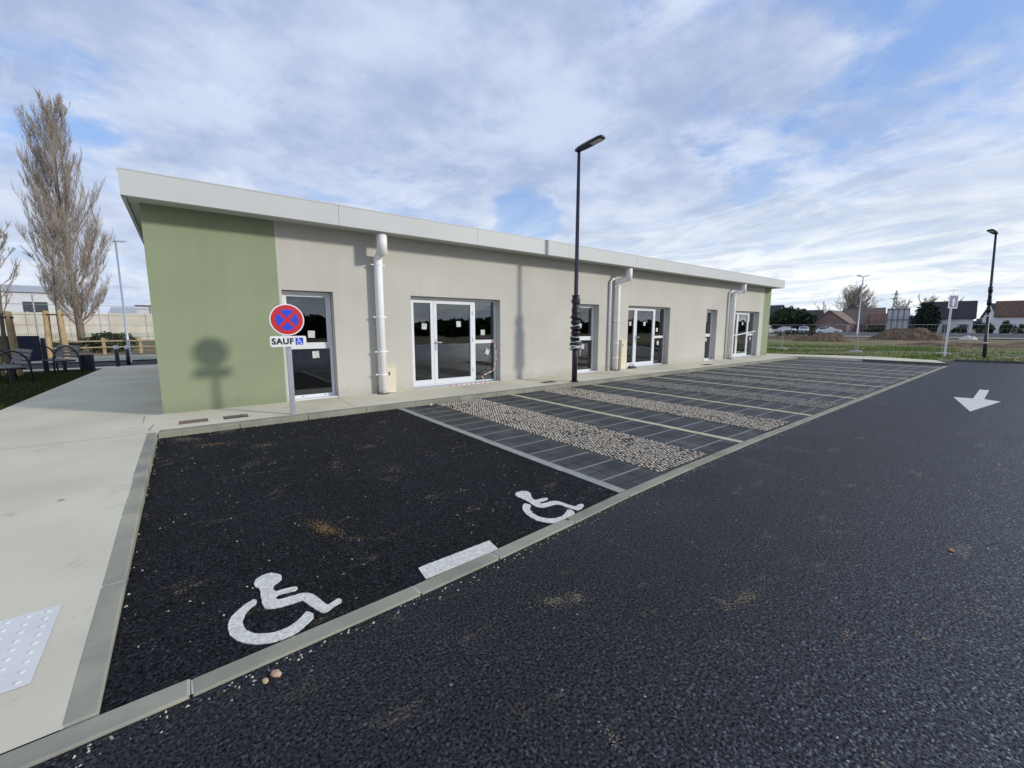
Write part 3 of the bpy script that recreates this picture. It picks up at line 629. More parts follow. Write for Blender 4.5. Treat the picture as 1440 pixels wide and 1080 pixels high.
l2=lamp_post((31.0,1.98,.06),5.95,R(-70),'navy street lamp on the grass verge at the right edge',False,M['navy'])
l2.rotation_euler=(Matrix.Rotation(R(-2.2),3,'X')@Matrix.Rotation(R(-103),3,'Z')).to_euler()
g=MB()
for z,a in ((2.7,.02),(3.0,.0),(3.3,.015),(2.35,.01)): g.tube([(0,0,z-.14),(0,0,z+.14)],.068+a,12)
g.build('wrap_sleeve',M['plastic'],l2,True)
for z in (2.05,.75):
    g=MB(); g.tube([(0,0,z-.03),(0,0,z+.03)],.083,12); g.build('tape_band',M['tapewhite'],l2)
lamp_post((-2.62,34,.0),6.5,R(150),'grey street lamp rising beyond the bollards on the left',False,M['galv'])
lamp_post((58,13.2,.0),6.9,R(60),'distant slim lamp mast with two arms over the field',False,M['galv'],2)

# ---------------------------------------------------------------- no stopping sign
def text_mesh(body,size,name,m,parent,loc,rot=(R(90),0,0),bold=.006,sx=1):
    cu=bpy.data.curves.new(name,'FONT'); cu.body=body; cu.size=size; cu.align_x='CENTER'; cu.align_y='CENTER'; cu.extrude=.0006; cu.offset=bold; cu.space_character=1.12
    t=bpy.data.objects.new(name+'_tmp',cu); COL.objects.link(t)
    bpy.context.view_layer.update()
    me=bpy.data.meshes.new_from_object(t.evaluated_get(bpy.context.evaluated_depsgraph_get()))
    bpy.data.objects.remove(t); bpy.data.curves.remove(cu)
    me.materials.clear(); me.materials.append(m); o=bpy.data.objects.new(name,me); COL.objects.link(o); o.parent=parent; o.location=loc; o.rotation_euler=rot; o.scale=(sx,1,1); return o
sg=empty('parking_sign','round blue and red no stopping sign with SAUF plate on a galvanised post','road sign',(1.40,7.96,.095))
g=MB(); g.box(-.04,.04,-.02,.02,0,1.80); bevel(g.build('post',M['galv'],sg),.006)
def disc(r,y0,y1,cz,n=48):
    g=MB(); vs=[(r*math.cos(2*math.pi*q/n),y,cz+r*math.sin(2*math.pi*q/n)) for y in (y0,y1) for q in range(n)]
    g.add(vs,[tuple(range(n)),tuple(range(2*n-1,n-1,-1))]+[(q,n+q,n+(q+1)%n,(q+1)%n) for q in range(n)]); return g
ZC=1.615
dp=disc(.262,-.045,-.025,ZC).build('disc',M['white'],sg)
disc(.243,-.047,-.0451,ZC).build('red_ring',M['red'],dp)
for k in range(4):
    a0=k*math.pi/2; g=MB(); r=.172; n=14; pts=[]; w=.026
    # sector centred on direction a0, between the diagonal bars
    inner=w*math.sqrt(2)
    hx=Vector((math.cos(a0),math.sin(a0)))
    pts.append(hx*inner)
    half=math.pi/4-math.asin(w/r)
    for q in range(n+1): t=a0-half+2*half*q/n; pts.append(Vector((r*math.cos(t),r*math.sin(t))))
    vs=[(p.x,-.0485,ZC+p.y) for p in pts]; g.add(vs,[(0,q,q+1) for q in range(1,n+1)]); g.build('blue_sector',M['blue'],dp)
def rrect(x0,x1,z0,z1,r,y0,y1):
    pts=[]
    for (cx,cz,a) in ((x1-r,z1-r,0),(x0+r,z1-r,90),(x0+r,z0+r,180),(x1-r,z0+r,270)):
        for q in range(6): t=R(a+18*q); pts.append((cx+r*math.cos(t),cz+r*math.sin(t)))
    n=len(pts); g=MB(); g.add([(x,y0,z) for x,z in pts]+[(x,y1,z) for x,z in pts],[tuple(range(n)),tuple(range(2*n-1,n-1,-1))]+[(q,n+q,n+(q+1)%n,(q+1)%n) for q in range(n)]); return g
pl=rrect(-.275,.275,1.165,1.345,.03,-.045,-.025).build('plate',M['white'],sg)
text_mesh('SAUF',.135,'lettering',M['black'],pl,(-.088,-.0465,1.252),sx=.98)
g=MB(); g.box(.105,.225,-.047,-.0451,1.195,1.315); g.build('blue_square',M['blue'],pl)
def wheelchair_icon(cx,cz,s,y,parent,m):
    def P(pts): return [(cx+x*s,y,cz+z*s) for x,z in pts]
    g=MB()
    n=10; g.add([(cx+s*(-.12+.09*math.cos(2*math.pi*q/n)),y,cz+s*(.42+.09*math.sin(2*math.pi*q/n))) for q in range(n)],[tuple(range(n))])
    def bar(a,b,w):
        a=Vector(a);b=Vector(b);t=(b-a).normalized();nn=Vector((-t.y,t.x))*w; g.add(P([a-nn,b-nn,b+nn,a+nn]),[(0,1,2,3)])
    bar((-.1,.33),(-.06,-.06),.055); bar((-.06,-.03),(.2,-.03),.05); bar((.2,-.01),(.3,-.36),.045); bar((.28,-.36),(.42,-.33),.04); bar((-.08,.16),(.16,.16),.035)
    prev=None
    for q in range(15):
        t=R(115+q*15.5); p=(-.04+.27*math.cos(t),-.17+.27*math.sin(t)); 
        if prev: bar(prev,p,.035)
        prev=p
    return g.build('wheelchair_mark',m,parent)
wheelchair_icon(.165,1.253,.115,-.0478,pl,M['white'])
for cz in (1.56,1.22):
    g=MB(); g.box(-.06,.06,-.024,.025,cz,cz+.04); g.build('clamp',M['galv'],sg)

# one way arrow sign on the verge
s2=empty('arrow_sign','small square sign with a white arrow on a pale post on the grass','road sign',(31.1,3.37,.06),R(-28))
MB().tube([(0,0,0),(0,0,2.6)],.045,10).build('post',M['alu'],s2)
pn=rrect(-.29,.29,2.45,3.12,.05,-.07,-.05).build('plate',M['white'],s2)
rrect(-.24,.24,2.50,3.07,.04,-.073,-.071).build('blue_panel',mat('sign_grey_blue',(.17,.19,.33),.5),pn)
g=MB(); g.add([(x,-.076,2.785+z) for x,z in ((-.055,-.22),(.055,-.22),(.055,.03),(.12,.03),(0,.22),(-.12,.03),(-.055,.03))],[(0,1,2,6),(3,4,5),(6,2,3,5)]); g.build('arrow_mark',M['white'],pn)

# ---------------------------------------------------------------- vegetation generators
def make_tree(loc,h,seed,label,kind,group=None,name='bare_tree',mats=('bark','twig'),trunk_h=None,trunk_r=.2,limbs=40,subs=10,twigs=6,spread=1.0,up=.8,env=None,tr=.012,lk=.38):
    r=random.Random(seed); e=empty(name,label,'tree',loc,0,group)
    env=env or (lambda u:1)
    tb=MB(); cb=MB(); tp=[];tr_=[]; th=trunk_h or h
    ph=r.uniform(0,6)
    for i in range(11):
        u=i/10; tp.append(Vector((.02*h*math.sin(u*4+ph)*u,.02*h*math.cos(u*3+ph)*u,u*th*.97))); tr_.append(max(trunk_r*(1-u*.93),tr))
    tb.tube(tp,tr_,8); tb.build('trunk',M[mats[0]],e,True)
    def at(u):
        x=u*10; i=min(int(x),9); return tp[i].lerp(tp[i+1],x-i)
    def grow(p,d,L,rad,n,trop,jit):
        pts=[p.copy()]; q=p.copy(); dd=d.copy()
        for i in range(n):
            dd=(dd+Vector((r.uniform(-jit,jit),r.uniform(-jit,jit),trop/n+r.uniform(-jit,jit)*.4))).normalized(); q=q+dd*(L/n); pts.append(q.copy())
        return pts
    u0=kind.get('u0',.12); 
    for i in range(limbs):
        u=u0+(kind.get('u1',.97)-u0)*((i+r.random())/limbs)**(1.35 if kind.get('low') else 1); p=at(u); az=r.uniform(0,2*math.pi); el=kind['el']*(r.uniform(.88,1.12) if kind.get('low') else r.uniform(.75,1.25))*(1 if not kind.get('low') else .4+.6*min(1,u/.33))
        d=Vector((math.cos(az)*math.cos(el),math.sin(az)*math.cos(el),math.sin(el)))
        L=h*env(u)*r.uniform(.75,1.1); rad=max(trunk_r*(1-u*.85)*lk,tr*1.4)
        pts=grow(p,d,L,rad,6,up,.12)
        cb.tube(pts,[max(rad*(1-k/6.5),tr) for k in range(7)],4,False)
        for j in range(subs):
            w=r.uniform(.15,1); k=min(int(w*6),5); q=pts[k].lerp(pts[k+1],w*6-k); t=(pts[k+1]-pts[k]).normalized()
            d2=(t+Vector((r.uniform(-1,1),r.uniform(-1,1),r.uniform(-.3,.8)))*.75*spread).normalized(); L2=L*.42*(1.15-w*.6)*r.uniform(.6,1.2)
            p2=grow(q,d2,L2,0,4,up*.8,.16); cb.tube(p2,[max(tr*1.35*(1-m_/5),tr*.7) for m_ in range(5)],3,False)
            for m_ in range(twigs):
                w2=r.uniform(.2,1); k2=min(int(w2*4),3); q2=p2[k2].lerp(p2[k2+1],w2*4-k2); t2=(p2[k2+1]-p2[k2]).normalized()
                d3=(t2+Vector((r.uniform(-1,1),r.uniform(-1,1),r.uniform(-.4,.9)))*.8*spread).normalized()
                p3=grow(q2,d3,L2*.45*r.uniform(.5,1.2),0,2,up*.4,.2); cb.tube(p3,[tr*.75,tr*.6,tr*.35],3,False)
    cb.build('crown',M[mats[1]],e)
    return e
def leaf_blob(center,rx,ry,rz,n,size,seed,shape=1.0,holes=.0):
    r=random.Random(seed); mb=MB(); cx,cy,cz=center; i=0; tries=0
    while i<n and tries<n*6:
        tries+=1
        v=Vector((r.gauss(0,1),r.gauss(0,1),r.gauss(0,1))).normalized()
        rad=r.uniform(.45,1)**.5
        wob=1+.35*noise.noise(Vector((v.x*1.6+seed,v.y*1.6,v.z*1.6)))+.2*noise.noise(Vector((v.x*4,v.y*4+seed,v.z*4)))
        p=Vector((cx+v.x*rx*rad*wob,cy+v.y*ry*rad*wob,cz+v.z*rz*rad*wob))
        if p.z<0.02: continue
        if noise.noise(p*(1.6/max(rx,ry))*3+Vector((seed,0,0)))<-.25+holes: continue
        s=size*r.uniform(.5,1.4); a=Vector((r.gauss(0,1),r.gauss(0,1),r.gauss(0,1))).normalized(); b=a.orthogonal().normalized()
        mb.add([p-a*s,p+b*s*.6,p+a*s,p-b*s*.6],[(0,1,2,3)]); i+=1
    return mb
def bush(loc,rx,ry,rz,n,size,seed,m,label,cat='bush',group=None,name='bush',stem=True,conic=False):
    e=empty(name,label,cat,loc,0,group)
    mb=leaf_blob((0,0,rz*.95),rx,ry,rz,n,size,seed)
    if conic: mb.v=[(x*(1.15-.85*min(1,max(0,z/(2*rz)))),y*(1.15-.85*min(1,max(0,z/(2*rz)))),z) for x,y,z in mb.v]
    mb.build('crown' if cat=='tree' else 'foliage',m,e)
    g=MB(); g.tube([(0,0,-.05),(0,0,rz*1.2)],[.06*rx+.03,.02],6)
    for k in range(5):
        a=k*1.3; g.tube([(0,0,rz*.2),(math.cos(a)*rx*.5,math.sin(a)*ry*.5,rz*1.1)],[.025*rx+.01,.01],4)
    g.build('trunk' if cat=='tree' else 'stem',M['bark'],e)
    return e

POP=dict(el=.98,u0=.10,u1=.985,low=1)
make_tree((-5.35,40,0),15.5,11,'tall slender bare poplar rising above the left lawn',POP,limbs=125,subs=15,twigs=9,trunk_r=.22,up=1.05,spread=.55,lk=.17,
   env=lambda u:(.20 if u<.2 else .275*(1-((u-.25)/.85)**2)*.95+.02),tr=.008,name='poplar_tree')
yk=dict(el=.95,u0=.38,u1=.98)
make_tree((-4.75,30.4,0),6.4,5,'young bare tree in stakes before the poplar',yk,'young staked trees on the left lawn',limbs=34,subs=8,twigs=5,trunk_r=.09,up=.3,spread=.9,env=lambda u:.34*(1.1-u*.6),tr=.011,name='young_tree')
make_tree((-4.25,19.45,0),4.6,6,'young bare tree in stakes at the left edge',yk,'young staked trees on the left lawn',limbs=22,subs=7,twigs=4,trunk_r=.07,up=.5,spread=.7,env=lambda u:.30*(1.1-u*.6),tr=.007,name='young_tree')
def stakes(loc,h,rad,label,n=4,w=.055):
    e=empty('tree_stakes',label,'tree stakes',loc,.5,'timber stakes round the young trees')
    for k in range(n):
        a=2*math.pi*k/n+.3; c,s=math.cos(a)*rad,math.sin(a)*rad
        MB().tube([(c*1.25,s*1.25,-.05),(c,s,h)],w,8).build('stake',M['stake'],e)
    g=MB(); g.tube([(rad*1.1*math.cos(a),rad*1.1*math.sin(a),h-.18) for a in [2*math.pi*q/16 for q in range(17)]],.03,6,False); g.build('strap',M['strap'],e)
stakes((-4.25,19.45,0),2.05,.21,'timber stakes round the young tree at the left edge')
stakes((-4.95,30.4,0),2.35,.32,'timber stakes round the young tree before the poplar',4,.085)

# lawn on the left and verge on the right
lawn=[(-14,9.6),(-2.8,9.6),(-2.65,14),(-2.5,19.0),(-2.45,20.6),(-14,20.9)]
struct(MB().poly(lawn,.02,.075).build('lawn',M['lawn']))
def grass(n,fx,name,m,hmin,hmax,w,seed):
    r=random.Random(seed); mb=MB()
    for _ in range(n):
        x,y,z=fx(r); h=r.uniform(hmin,hmax); a=r.uniform(0,6.28); dx,dy=math.cos(a)*w,math.sin(a)*w; lx,ly=r.uniform(-.5,.5)*h,r.uniform(-.5,.5)*h
        mb.add([(x-dx,y-dy,z),(x+dx,y+dy,z),(x+lx,y+ly,z+h)],[(0,1,2)])
    o=mb.build(name,m); o['kind']='stuff'; return o
def f1(r):
    while 1:
        y=r.uniform(9.7,20.6); x=-2.72+(y-14)*.03-abs(r.gauss(0,1.6))+r.uniform(-.02,.05)
        if x>-8 : return x,y,.07
o=grass(26000,f1,'grass',M['blade2'],.03,.09,.012,3); o['label']='short dark green lawn under the benches beside the path'; o['category']='grass'
verge=[(24.62,2.72),(26.35,3.12),(28.1,2.85),(28.8,.7),(31.0,-6),(33,-16),(60,-16),(52,30),(25.7,30),(25.65,9.6),(26.4,7.7),(27.2,5.5),(26.3,3.3)]
verge=[(26.36,3.14),(28.15,2.86),(28.8,.7),(31.05,-6),(33.05,-16),(60,-16),(48,30),(25.65,30),(25.65,9.6),(26.36,7.7),(27.15,5.5)]
struct(MB().poly(verge,.0,.055).build('verge',mat('verge_earth',(.14,.165,.05),.95,.1,col2=(.24,.19,.12),vscale=.30,detail=8,bump=1,bscale=5,bdist=.1)))
def f2(r):
    while 1:
        x=26.3+17*r.random()**1.3; y=r.uniform(-6,22)
        if x<27.2 and 3<y<7.8: continue
        if x<28.9-(y*.33 if y<3 else 0)+ .1 and y<3.1: continue
        if noise.noise(Vector((x*.25,y*.25,3)))<.02 and r.random()<.9: continue
        if y<3.5 and r.random()<.7: continue
        return x,y,.05
o=grass(20000,f2,'grass',M['blade'],.04,.13,.03,4); o['label']='bright green grass verge in front of the building site'; o['category']='grass'

# ---------------------------------------------------------------- left background things
def bench(loc,rz,label):
    e=empty('park_bench',label,'bench',loc,rz,'slatted benches on the left lawn')
    g=MB()
    for k in range(5): g.box(-.8,.8,-.26+k*.11,-.18+k*.11,.42,.445)
    g.build('seat',M['bench'],e)
    g=MB(); Mx=Matrix.Translation((0,.30,.5))@Matrix.Rotation(R(-18),4,'X')
    for k in range(4): g.box(-.8,.8,-.012,.012,.0+k*.11,.085+k*.11,0,Mx)
    g.build('backrest',M['bench'],e)
    for s in (-1,1):
        g=MB(); pts=[(s*.84,-.28,0)]
        for q in range(13):
            t=math.pi*q/12; pts.append((s*.84,.03-.31*math.cos(t),.42+.46*math.sin(t)))
        pts.append((s*.84,.36,0)); g.tube(pts,.024,8); g.build('arm_loop',M['tube'],e,True)
        g=MB(); g.box(s*.7-.03,s*.7+.03,-.24,.28,.38,.42); g.box(s*.7-.03,s*.7+.03,-.03,.05,0,.38); g.build('leg',M['tube'],e)
    return e
bench((-3.95,17.6,.075),R(-68),'slatted bench with dark arm loops at the left edge of the lawn')
bench((-3.45,21.2-.9,.075),R(-62),'slatted bench with dark arm loops in front of the litter bin')
e=empty('notice_board','dark blue notice board on two posts at the edge of the lawn','notice board',(-3.72,20.35,.0))
g=MB(); g.box(-1.55,.02,-.05,.05,.48,1.30); bevel(g.build('panel',M['boardblue'],e),.02)
for x in (-1.62,.09):
    g=MB(); g.box(x-.05,x+.05,-.05,.05,.0,1.22); g.build('post',M['navy'],e)
e=empty('litter_bin','dark blue slatted litter bin at the corner of the lawn','litter bin',(-2.72,20.7,.05))
MB().tube([(0,0,.04),(0,0,.50)],.165,20).build('liner',M['grate'],e)
g=MB()
for k in range(16):
    a=2*math.pi*k/16; Mx=Matrix.Rotation(a,4,'Z'); g.box(.175,.19,-.022,.022,.0,.56,0,Mx)
g.tube([(0,0,.02),(0,0,.05)],.175,20); g.build('slats',M['bin'],e)
g=MB(); g.tube([(.195*math.cos(a),.195*math.sin(a),.55) for a in [2*math.pi*q/20 for q in range(21)]],.018,6,False); g.build('rim',M['bin'],e)
def bollard(loc,label):
    e=empty('bollard',label,'bollard',loc,0,'bollards where the path meets the street')
    MB().tube([(0,0,0),(0,0,.70)],.062,12).build('shaft',M['navy'],e,True)
    MB().tube([(0,0,.70),(0,0,.715),(0,0,.80),(0,0,.84)],[.07,.075,.085,.05],12).build('head',M['alu'],e,True)
bollard((-2.02,21.65,.05),'black bollard with white head, left one of the pair')
bollard((-1.80,22.7,.0),'black bollard with white head, right one of the pair')
tag(MB().tube([(-1.95,25.5,0),(-1.95,25.5,1.0)],.06,10).build('marker_post',M['alu']),'short plain white post just behind the right bollard','post')
# rail fence
e=empty('rail_fence','low timber post and rail fence beyond the street on the left','fence',(-3.7,34.3,0))
for k in range(-9,8):
    g=MB(); g.box(k*1.62-.07,k*1.62+.07,-.07,.07,-.05,.92); g.build('post',M['rail'],e)
for z in (.38,.74):
    g=MB(); g.tube([(-15,-.09,z),(13,-.09,z+.01)],.045,6); g.build('rail',M['rail'],e)
# green mesh fence
e=empty('mesh_fence','low green mesh fence beyond the poplar on the left','fence',(-5,41.5,0))
for k in range(-9,3):
    g=MB(); g.box(k*2.0-.04,k*2.0+.04,-.04,.04,0,1.15); g.build('post',M['fgreen'],e)
g=MB()
for z in (.1,.35,.6,.85,1.1): g.box(-18,4,-.012,.012,z,z+.02)
for k in range(-180,40): g.box(k*.1-.006,k*.1+.006,-.008,.008,.1,1.12)
g.build('mesh_panel',M['fgreen'],e)
# sports ground barrier of thin rails
e=empty('sports_railing','thin grey posts and wires of the sports ground on the left','fence',(-5,46,0))
for k in range(-8,4):
    g=MB(); g.tube([(k*3.4,0,0),(k*3.4,0,3.9)],.045,8); g.build('post',M['steel'],e)
for z in (.9,1.7,2.45,3.2):
    g=MB(); g.tube([(-28,0,z),(11,0,z)],.022,6); g.build('wire',M['steel'],e)
# boundary wall and halls
g=MB(); g.box(-70,22,0,.3,0,3.0); 
for k in range(-23,8): g.box(k*3-.12,k*3+.12,-.06,.0-.001,0,3.05)
o=g.build('boundary_wall',M['stonewall']); o.location=(0,63,0); tag(o,'long cream panel wall behind the sports ground on the left','wall')
def hall(loc,w,d,h,rz,label,m='hall',roofm='shutter'):
    e=empty('industrial_hall',label,'building',loc,rz)
    g=MB(); g.box(-w/2,w/2,0,d,0,h); g.build('wall',M[m],e)
    g=MB(); g.add([(-w/2-.3,-.3,h),(w/2+.3,-.3,h),(w/2+.3,d/2,h+1.3),(-w/2-.3,d/2,h+1.3),(-w/2-.3,d+.3,h),(w/2+.3,d+.3,h)],[(0,1,2,3),(3,2,5,4),(0,3,4),(1,5,2)]); g.build('roof',M[roofm],e)
    for k in range(int(w/4)):
        g=MB(); g.box(-w/2+1+k*4,-w/2+3.2+k*4,-.04,-.002,h*.55,h*.8); g.build('window',M['windark'],e)
hall((-22,82,0),22,14,6.0,.12,'large pale industrial hall with shallow roof behind the cream wall')
hall((-4.5,95,0),9,10,3.6,0,'smaller pale building just above the cream wall')
# double board sign
e=empty('scoreboard','raised pale board on thin posts beyond the bollards','board',(-1.6,46.5,0))
g=MB(); g.box(-1.2,1.4,-.06,.06,2.65,3.25); g.build('panel',M['hall'],e)
g=MB(); g.box(-1.3,1.5,-.1,.1,3.252,3.33); g.build('top_rail',M['grate'],e)
for x in (-.1,1.2):
    g=MB(); g.tube([(x,.12,0),(x,.12,3.25)],.05,8); g.build('post',M['steel'],e)
bush((-3.6,36.6,0),1.35,.8,.62,2600,.07,21,M['leafh'],'dark green bush behind the rail fence near the bollards')
bush((-5.9,37.5,0),1.0,.7,.35,1200,.06,22,M['leafh'],'low rusty green bush under the poplar')
o=MB(); 
def mound(w,d,h,seed,n=40,rough=.35):
    mb=MB(); vs=[];fs=[]
    for i in range(n+1):
        for j in range(n+1):
            u=i/n*2-1; v_=j/n*2-1; rr=math.sqrt(u*u+v_*v_); x=u*w/2; y=v_*d/2
            z=max(0,1-rr*rr)**.8*h*(1+rough*1.6*noise.noise(Vector((u*2.2+seed,v_*2.2,seed))))+ (h*.22*noise.noise(Vector((x*1.3,y*1.3,seed)))+h*.1*noise.noise(Vector((x*4,y*4,seed))))*max(0,1-rr)**.3
            vs.append((x,y,z-.06 if rr<1 else -.2))
    fs=[(i*(n+1)+j,(i+1)*(n+1)+j,(i+1)*(n+1)+j+1,i*(n+1)+j+1) for i in range(n) for j in range(n)]
    mb.add(vs,fs); return mb
def pile(loc,w,d,h,seed,label,m='earth'):
    o=mound(w,d,h,seed).build('dirt_pile',M[m]); o.location=loc; tag(o,label,'dirt pile','heaps of earth on the building site'); return o
pile((2.5,52,0),7,4,1.0,3,'low heap of earth just left of the green corner')
pile((54,15.3,.0),4.0,5.6,.85,7,'brown heap of earth left of the slim double lamp mast')
pile((69,10.9,.0),5,7.4,1.35,9,'long heap of earth in front of the white panel frame')
pile((63,20,.0),5,10,.45,12,'low spread of brown soil near the parked cars')
pile((48,4.4,.0),6,9,.35,15,'low bare ridge of soil behind the arrow sign')
pile((76,6.4,.0),1.4,1.7,.5,18,'small pale rubble heap in front of the white house','block')
pile((60,-3,.0),8,12,.4,25,'low ridge of soil right of the far lamp')

# ---------------------------------------------------------------- temporary fence panels
def fence_panel(a,b,label,h=1.65):
    A=Vector((*a,0));Bv=Vector((*b,0)); L=(Bv-A).length; t=(Bv-A).normalized(); e=empty('mesh_barrier',label,'temporary fence',(a[0],a[1],.05),math.atan2(t.y,t.x),'temporary mesh fence panels along the site')
    g=MB(); g.tube([(0.05,0,.1),(.05,0,h),(L-.05,0,h),(L-.05,0,.1)],.015,6); g.tube([(.05,0,.12),(L-.05,0,.12)],.012,6); g.build('frame',M['steel'],e)
    g=MB(); n=int(L/.16)
    for k in range(1,n): g.box(.05+k*L/n-.0012,.05+k*L/n+.0012,-.002,.002,.12,h)
    for k in range(1,5): g.box(.05,L-.05,-.002,.002,.12+k*h/5,.12+k*h/5+.004)
    g.build('mesh',M['steel'],e)
    return e
FP=[(32.2,14.6),(31.3,11.0),(31.6,7.15),(33.0,3.65),(33.2,.2),(33.3,-3.3)]
fl=['mesh fence panel beside the green end of the building','mesh fence panel before the brown earth heap','mesh fence panel below the white panel frame','mesh fence panel just right of the arrow sign','mesh fence panel at the right edge of the picture']
for i in range(5): fence_panel(FP[i],FP[i+1],fl[i])
for i,p in enumerate(FP[:5]):
    o=MB(); o.box(-.11,.11,-.28,.28,0,.11); o.box(-.06,.06,-.16,.16,.11,.14); q=o.build('concrete_block',M['block']); q.location=(p[0],p[1],.05); bevel(q,.02)
    tag(q,['pale block at the fence joint beside the building','pale block at the fence joint left of the mast','pale block at the fence joint below the double mast','pale block at the fence joint by the arrow sign','pale block at the fence joint right of the lamp'][i],'concrete block','blocks holding the temporary fence')

# ---------------------------------------------------------------- houses and background on the right
def house(fa,fb,depth,eave,ridge,label,wallm,roofm,wins=2,chim=True,rise=0,gable_m=None,over=.35,door=True):
    # fa->fb is the facade seen from the camera, house body lies behind it
    A=Vector((*fa,0));Bv=Vector((*fb,0)); t=(Bv-A).normalized(); L=(Bv-A).length
    e=empty('house',label,'house',(fa[0],fa[1],rise),math.atan2(t.y,t.x),'houses beyond the building site')
    g=MB(); D=depth
    g.add([(0,0,-.3),(L,0,-.3),(L,D,-.3),(0,D,-.3),(0,0,eave),(L,0,eave),(L,D,eave),(0,D,eave),(0,D/2,ridge),(L,D/2,ridge)],
      [(0,1,5,4),(1,2,6,9,5),(2,3,7,6),(3,0,4,8,7)]); g.build('wall',M[wallm],e)
    s=(ridge-eave)/(D/2); o=over; th=.14
    g=MB(); g.add([(-o,-o,eave-s*o+.03),(L+o,-o,eave-s*o+.03),(L+o,D/2,ridge+.03),(-o,D/2,ridge+.03),(-o,D+o,eave-s*o+.03),(L+o,D+o,eave-s*o+.03),
                   (-o,-o,eave-s*o+.03+th),(L+o,-o,eave-s*o+.03+th),(L+o,D/2,ridge+.03+th),(-o,D/2,ridge+.03+th),(-o,D+o,eave-s*o+.03+th),(L+o,D+o,eave-s*o+.03+th)],
      [(0,3,2,1),(3,4,5,2),(6,7,8,9),(9,8,11,10),(0,1,7,6),(4,10,11,5),(0,6,9,3),(3,9,10,4),(1,2,8,7),(2,5,11,8)])
    rf=g.build('roof',M[roofm],e)
    if chim:
        g=MB(); g.box(L*.55-.3,L*.55+.3,D/2-.25,D/2+.25,ridge-.4,ridge+.75); g.box(L*.55-.36,L*.55+.36,D/2-.31,D/2+.31,ridge+.752,ridge+.82); g.build('chimney',M['brick'],rf)
        g=MB(); g.tube([(L*.55+.1,D/2,ridge+.8),(L*.55+.1,D/2,ridge+2.6)],.025,5); g.tube([(L*.55-.4,D/2,ridge+2.4),(L*.55+.6,D/2,ridge+2.4)],.02,5); g.build('aerial',M['steel'],rf)
    for k in range(wins):
        x=L*(k+.5)/wins; 
        if door and wins>2 and k==wins//2:
            g=MB(); g.box(x-.45,x+.45,-.05,-.003,0,2.05); g.build('door',M['windark'],e); continue
        g=MB(); ring(g,x-.65,x+.65,.95,2.15,.07,-.07,-.003); w=g.build('window',M['alu'],e)
        g=MB(); g.box(x-.58,x+.58,-.04,-.004,1.02,2.08); g.build('pane',M['windark'],w)
        for (sa,sb) in ((x-.8,x-.66),(x+.66,x+.8)):
            g=MB(); g.box(sa,sb,-.06,-.003,.95,2.15); g.build('shutter',M['shutter'],w)
    return e
house((120.8,17.2),(121.6,9.9),7.8,3.3,6.55,'white house with dark slate roof and chimney behind the arrow sign','whitewash','slate',3)
house((121,7.0),(121.5,-3),8.5,3.5,6.3,'white house with red brown roof at the right edge','whitewash','tile',3)
house((112.5,27.4),(122,27.9),6.6,2.4,5.0,'brown roofed house with rose gable behind the parked cars','pinkwall','tile2',2,False)
house((121.5,30.6),(122.5,23.8),8,2.4,5.7,'low house with faded roof beyond the brown roofed one','pinkwall','tile2',2,False)
house((119,24.6),(120.5,19.8),9,2.0,4.3,'long dark brown outbuilding left of the panel frame','brownwall','tile',0,False)
house((112.5,46.8),(111.4,42.2),8,3.2,6.6,'white gabled house just visible past the green corner','whitewash','slate',2,False)
house((124.5,38.8),(126,35.6),7,3.4,5.6,'small white gabled house behind the dark evergreen','whitewash','slate',1,False)
house((135,7.5),(137,2.0),8,3.6,6.4,'dark roofed house showing between the two white houses','whitewash','slate',2,False)

def frame_board():
    e=empty('site_board','large pale panel standing in a metal scaffold frame on the site','board',(73,12.6,.0),R(-82))
    g=MB()
    for x in (-1.05,-.55,0,.55,1.05):
        g.box(x-.04,x+.04,-.12,-.04,0,3.95); g.tube([(x,-.1,3.2),(x,-1.6,0)],.04,6)
    for z in (1.0,2.45,3.8): g.box(-1.1,1.1,-.13,-.125+.06,z-.04,z+.04)
    g.build('frame',mat('frame_steel',(.12,.13,.14),.6),e)
    for k in range(3):
        g=MB(); g.box(-1.05+k*.71,-1.05+k*.71+.69,0,.05,.5,3.9); g.build('panel',M['panel'],e)
frame_board()
def pylon():
    e=empty('lattice_pylon','distant lattice electricity pylon above the panel frame','pylon',(300,53.5,0)); g=MB(); H_=20.5
    L4=[(-1,-1),(1,-1),(1,1),(-1,1)]
    for (a,b) in L4: g.tube([(a*2.6,b*2.6,0),(a*.5,b*.5,H_*.72),(a*.12,b*.12,H_)],.14,4)
    for k in range(9):
        z0=k*H_/9.5; z1=(k+1)*H_/9.5; w0=2.6-2.1*min(1,z0/(H_*.72)); w1=2.6-2.1*min(1,z1/(H_*.72)); w0=max(w0,.3);w1=max(w1,.3)
        for q in range(4):
            a=L4[q];b=L4[(q+1)%4]; g.tube([(a[0]*w0,a[1]*w0,z0),(b[0]*w1,b[1]*w1,z1)],.08,3); g.tube([(b[0]*w0,b[1]*w0,z0),(a[0]*w1,a[1]*w1,z1)],.08,3)
    g.build('tower',M['steel'],e)
    g=MB(); g.tube([(0,-2.6,H_*.8),(0,2.6,H_*.8)],.12,4); g.tube([(0,-1.8,H_*.9),(0,1.8,H_*.9)],.12,4); g.build('crossarm',M['steel'],e)
pylon()

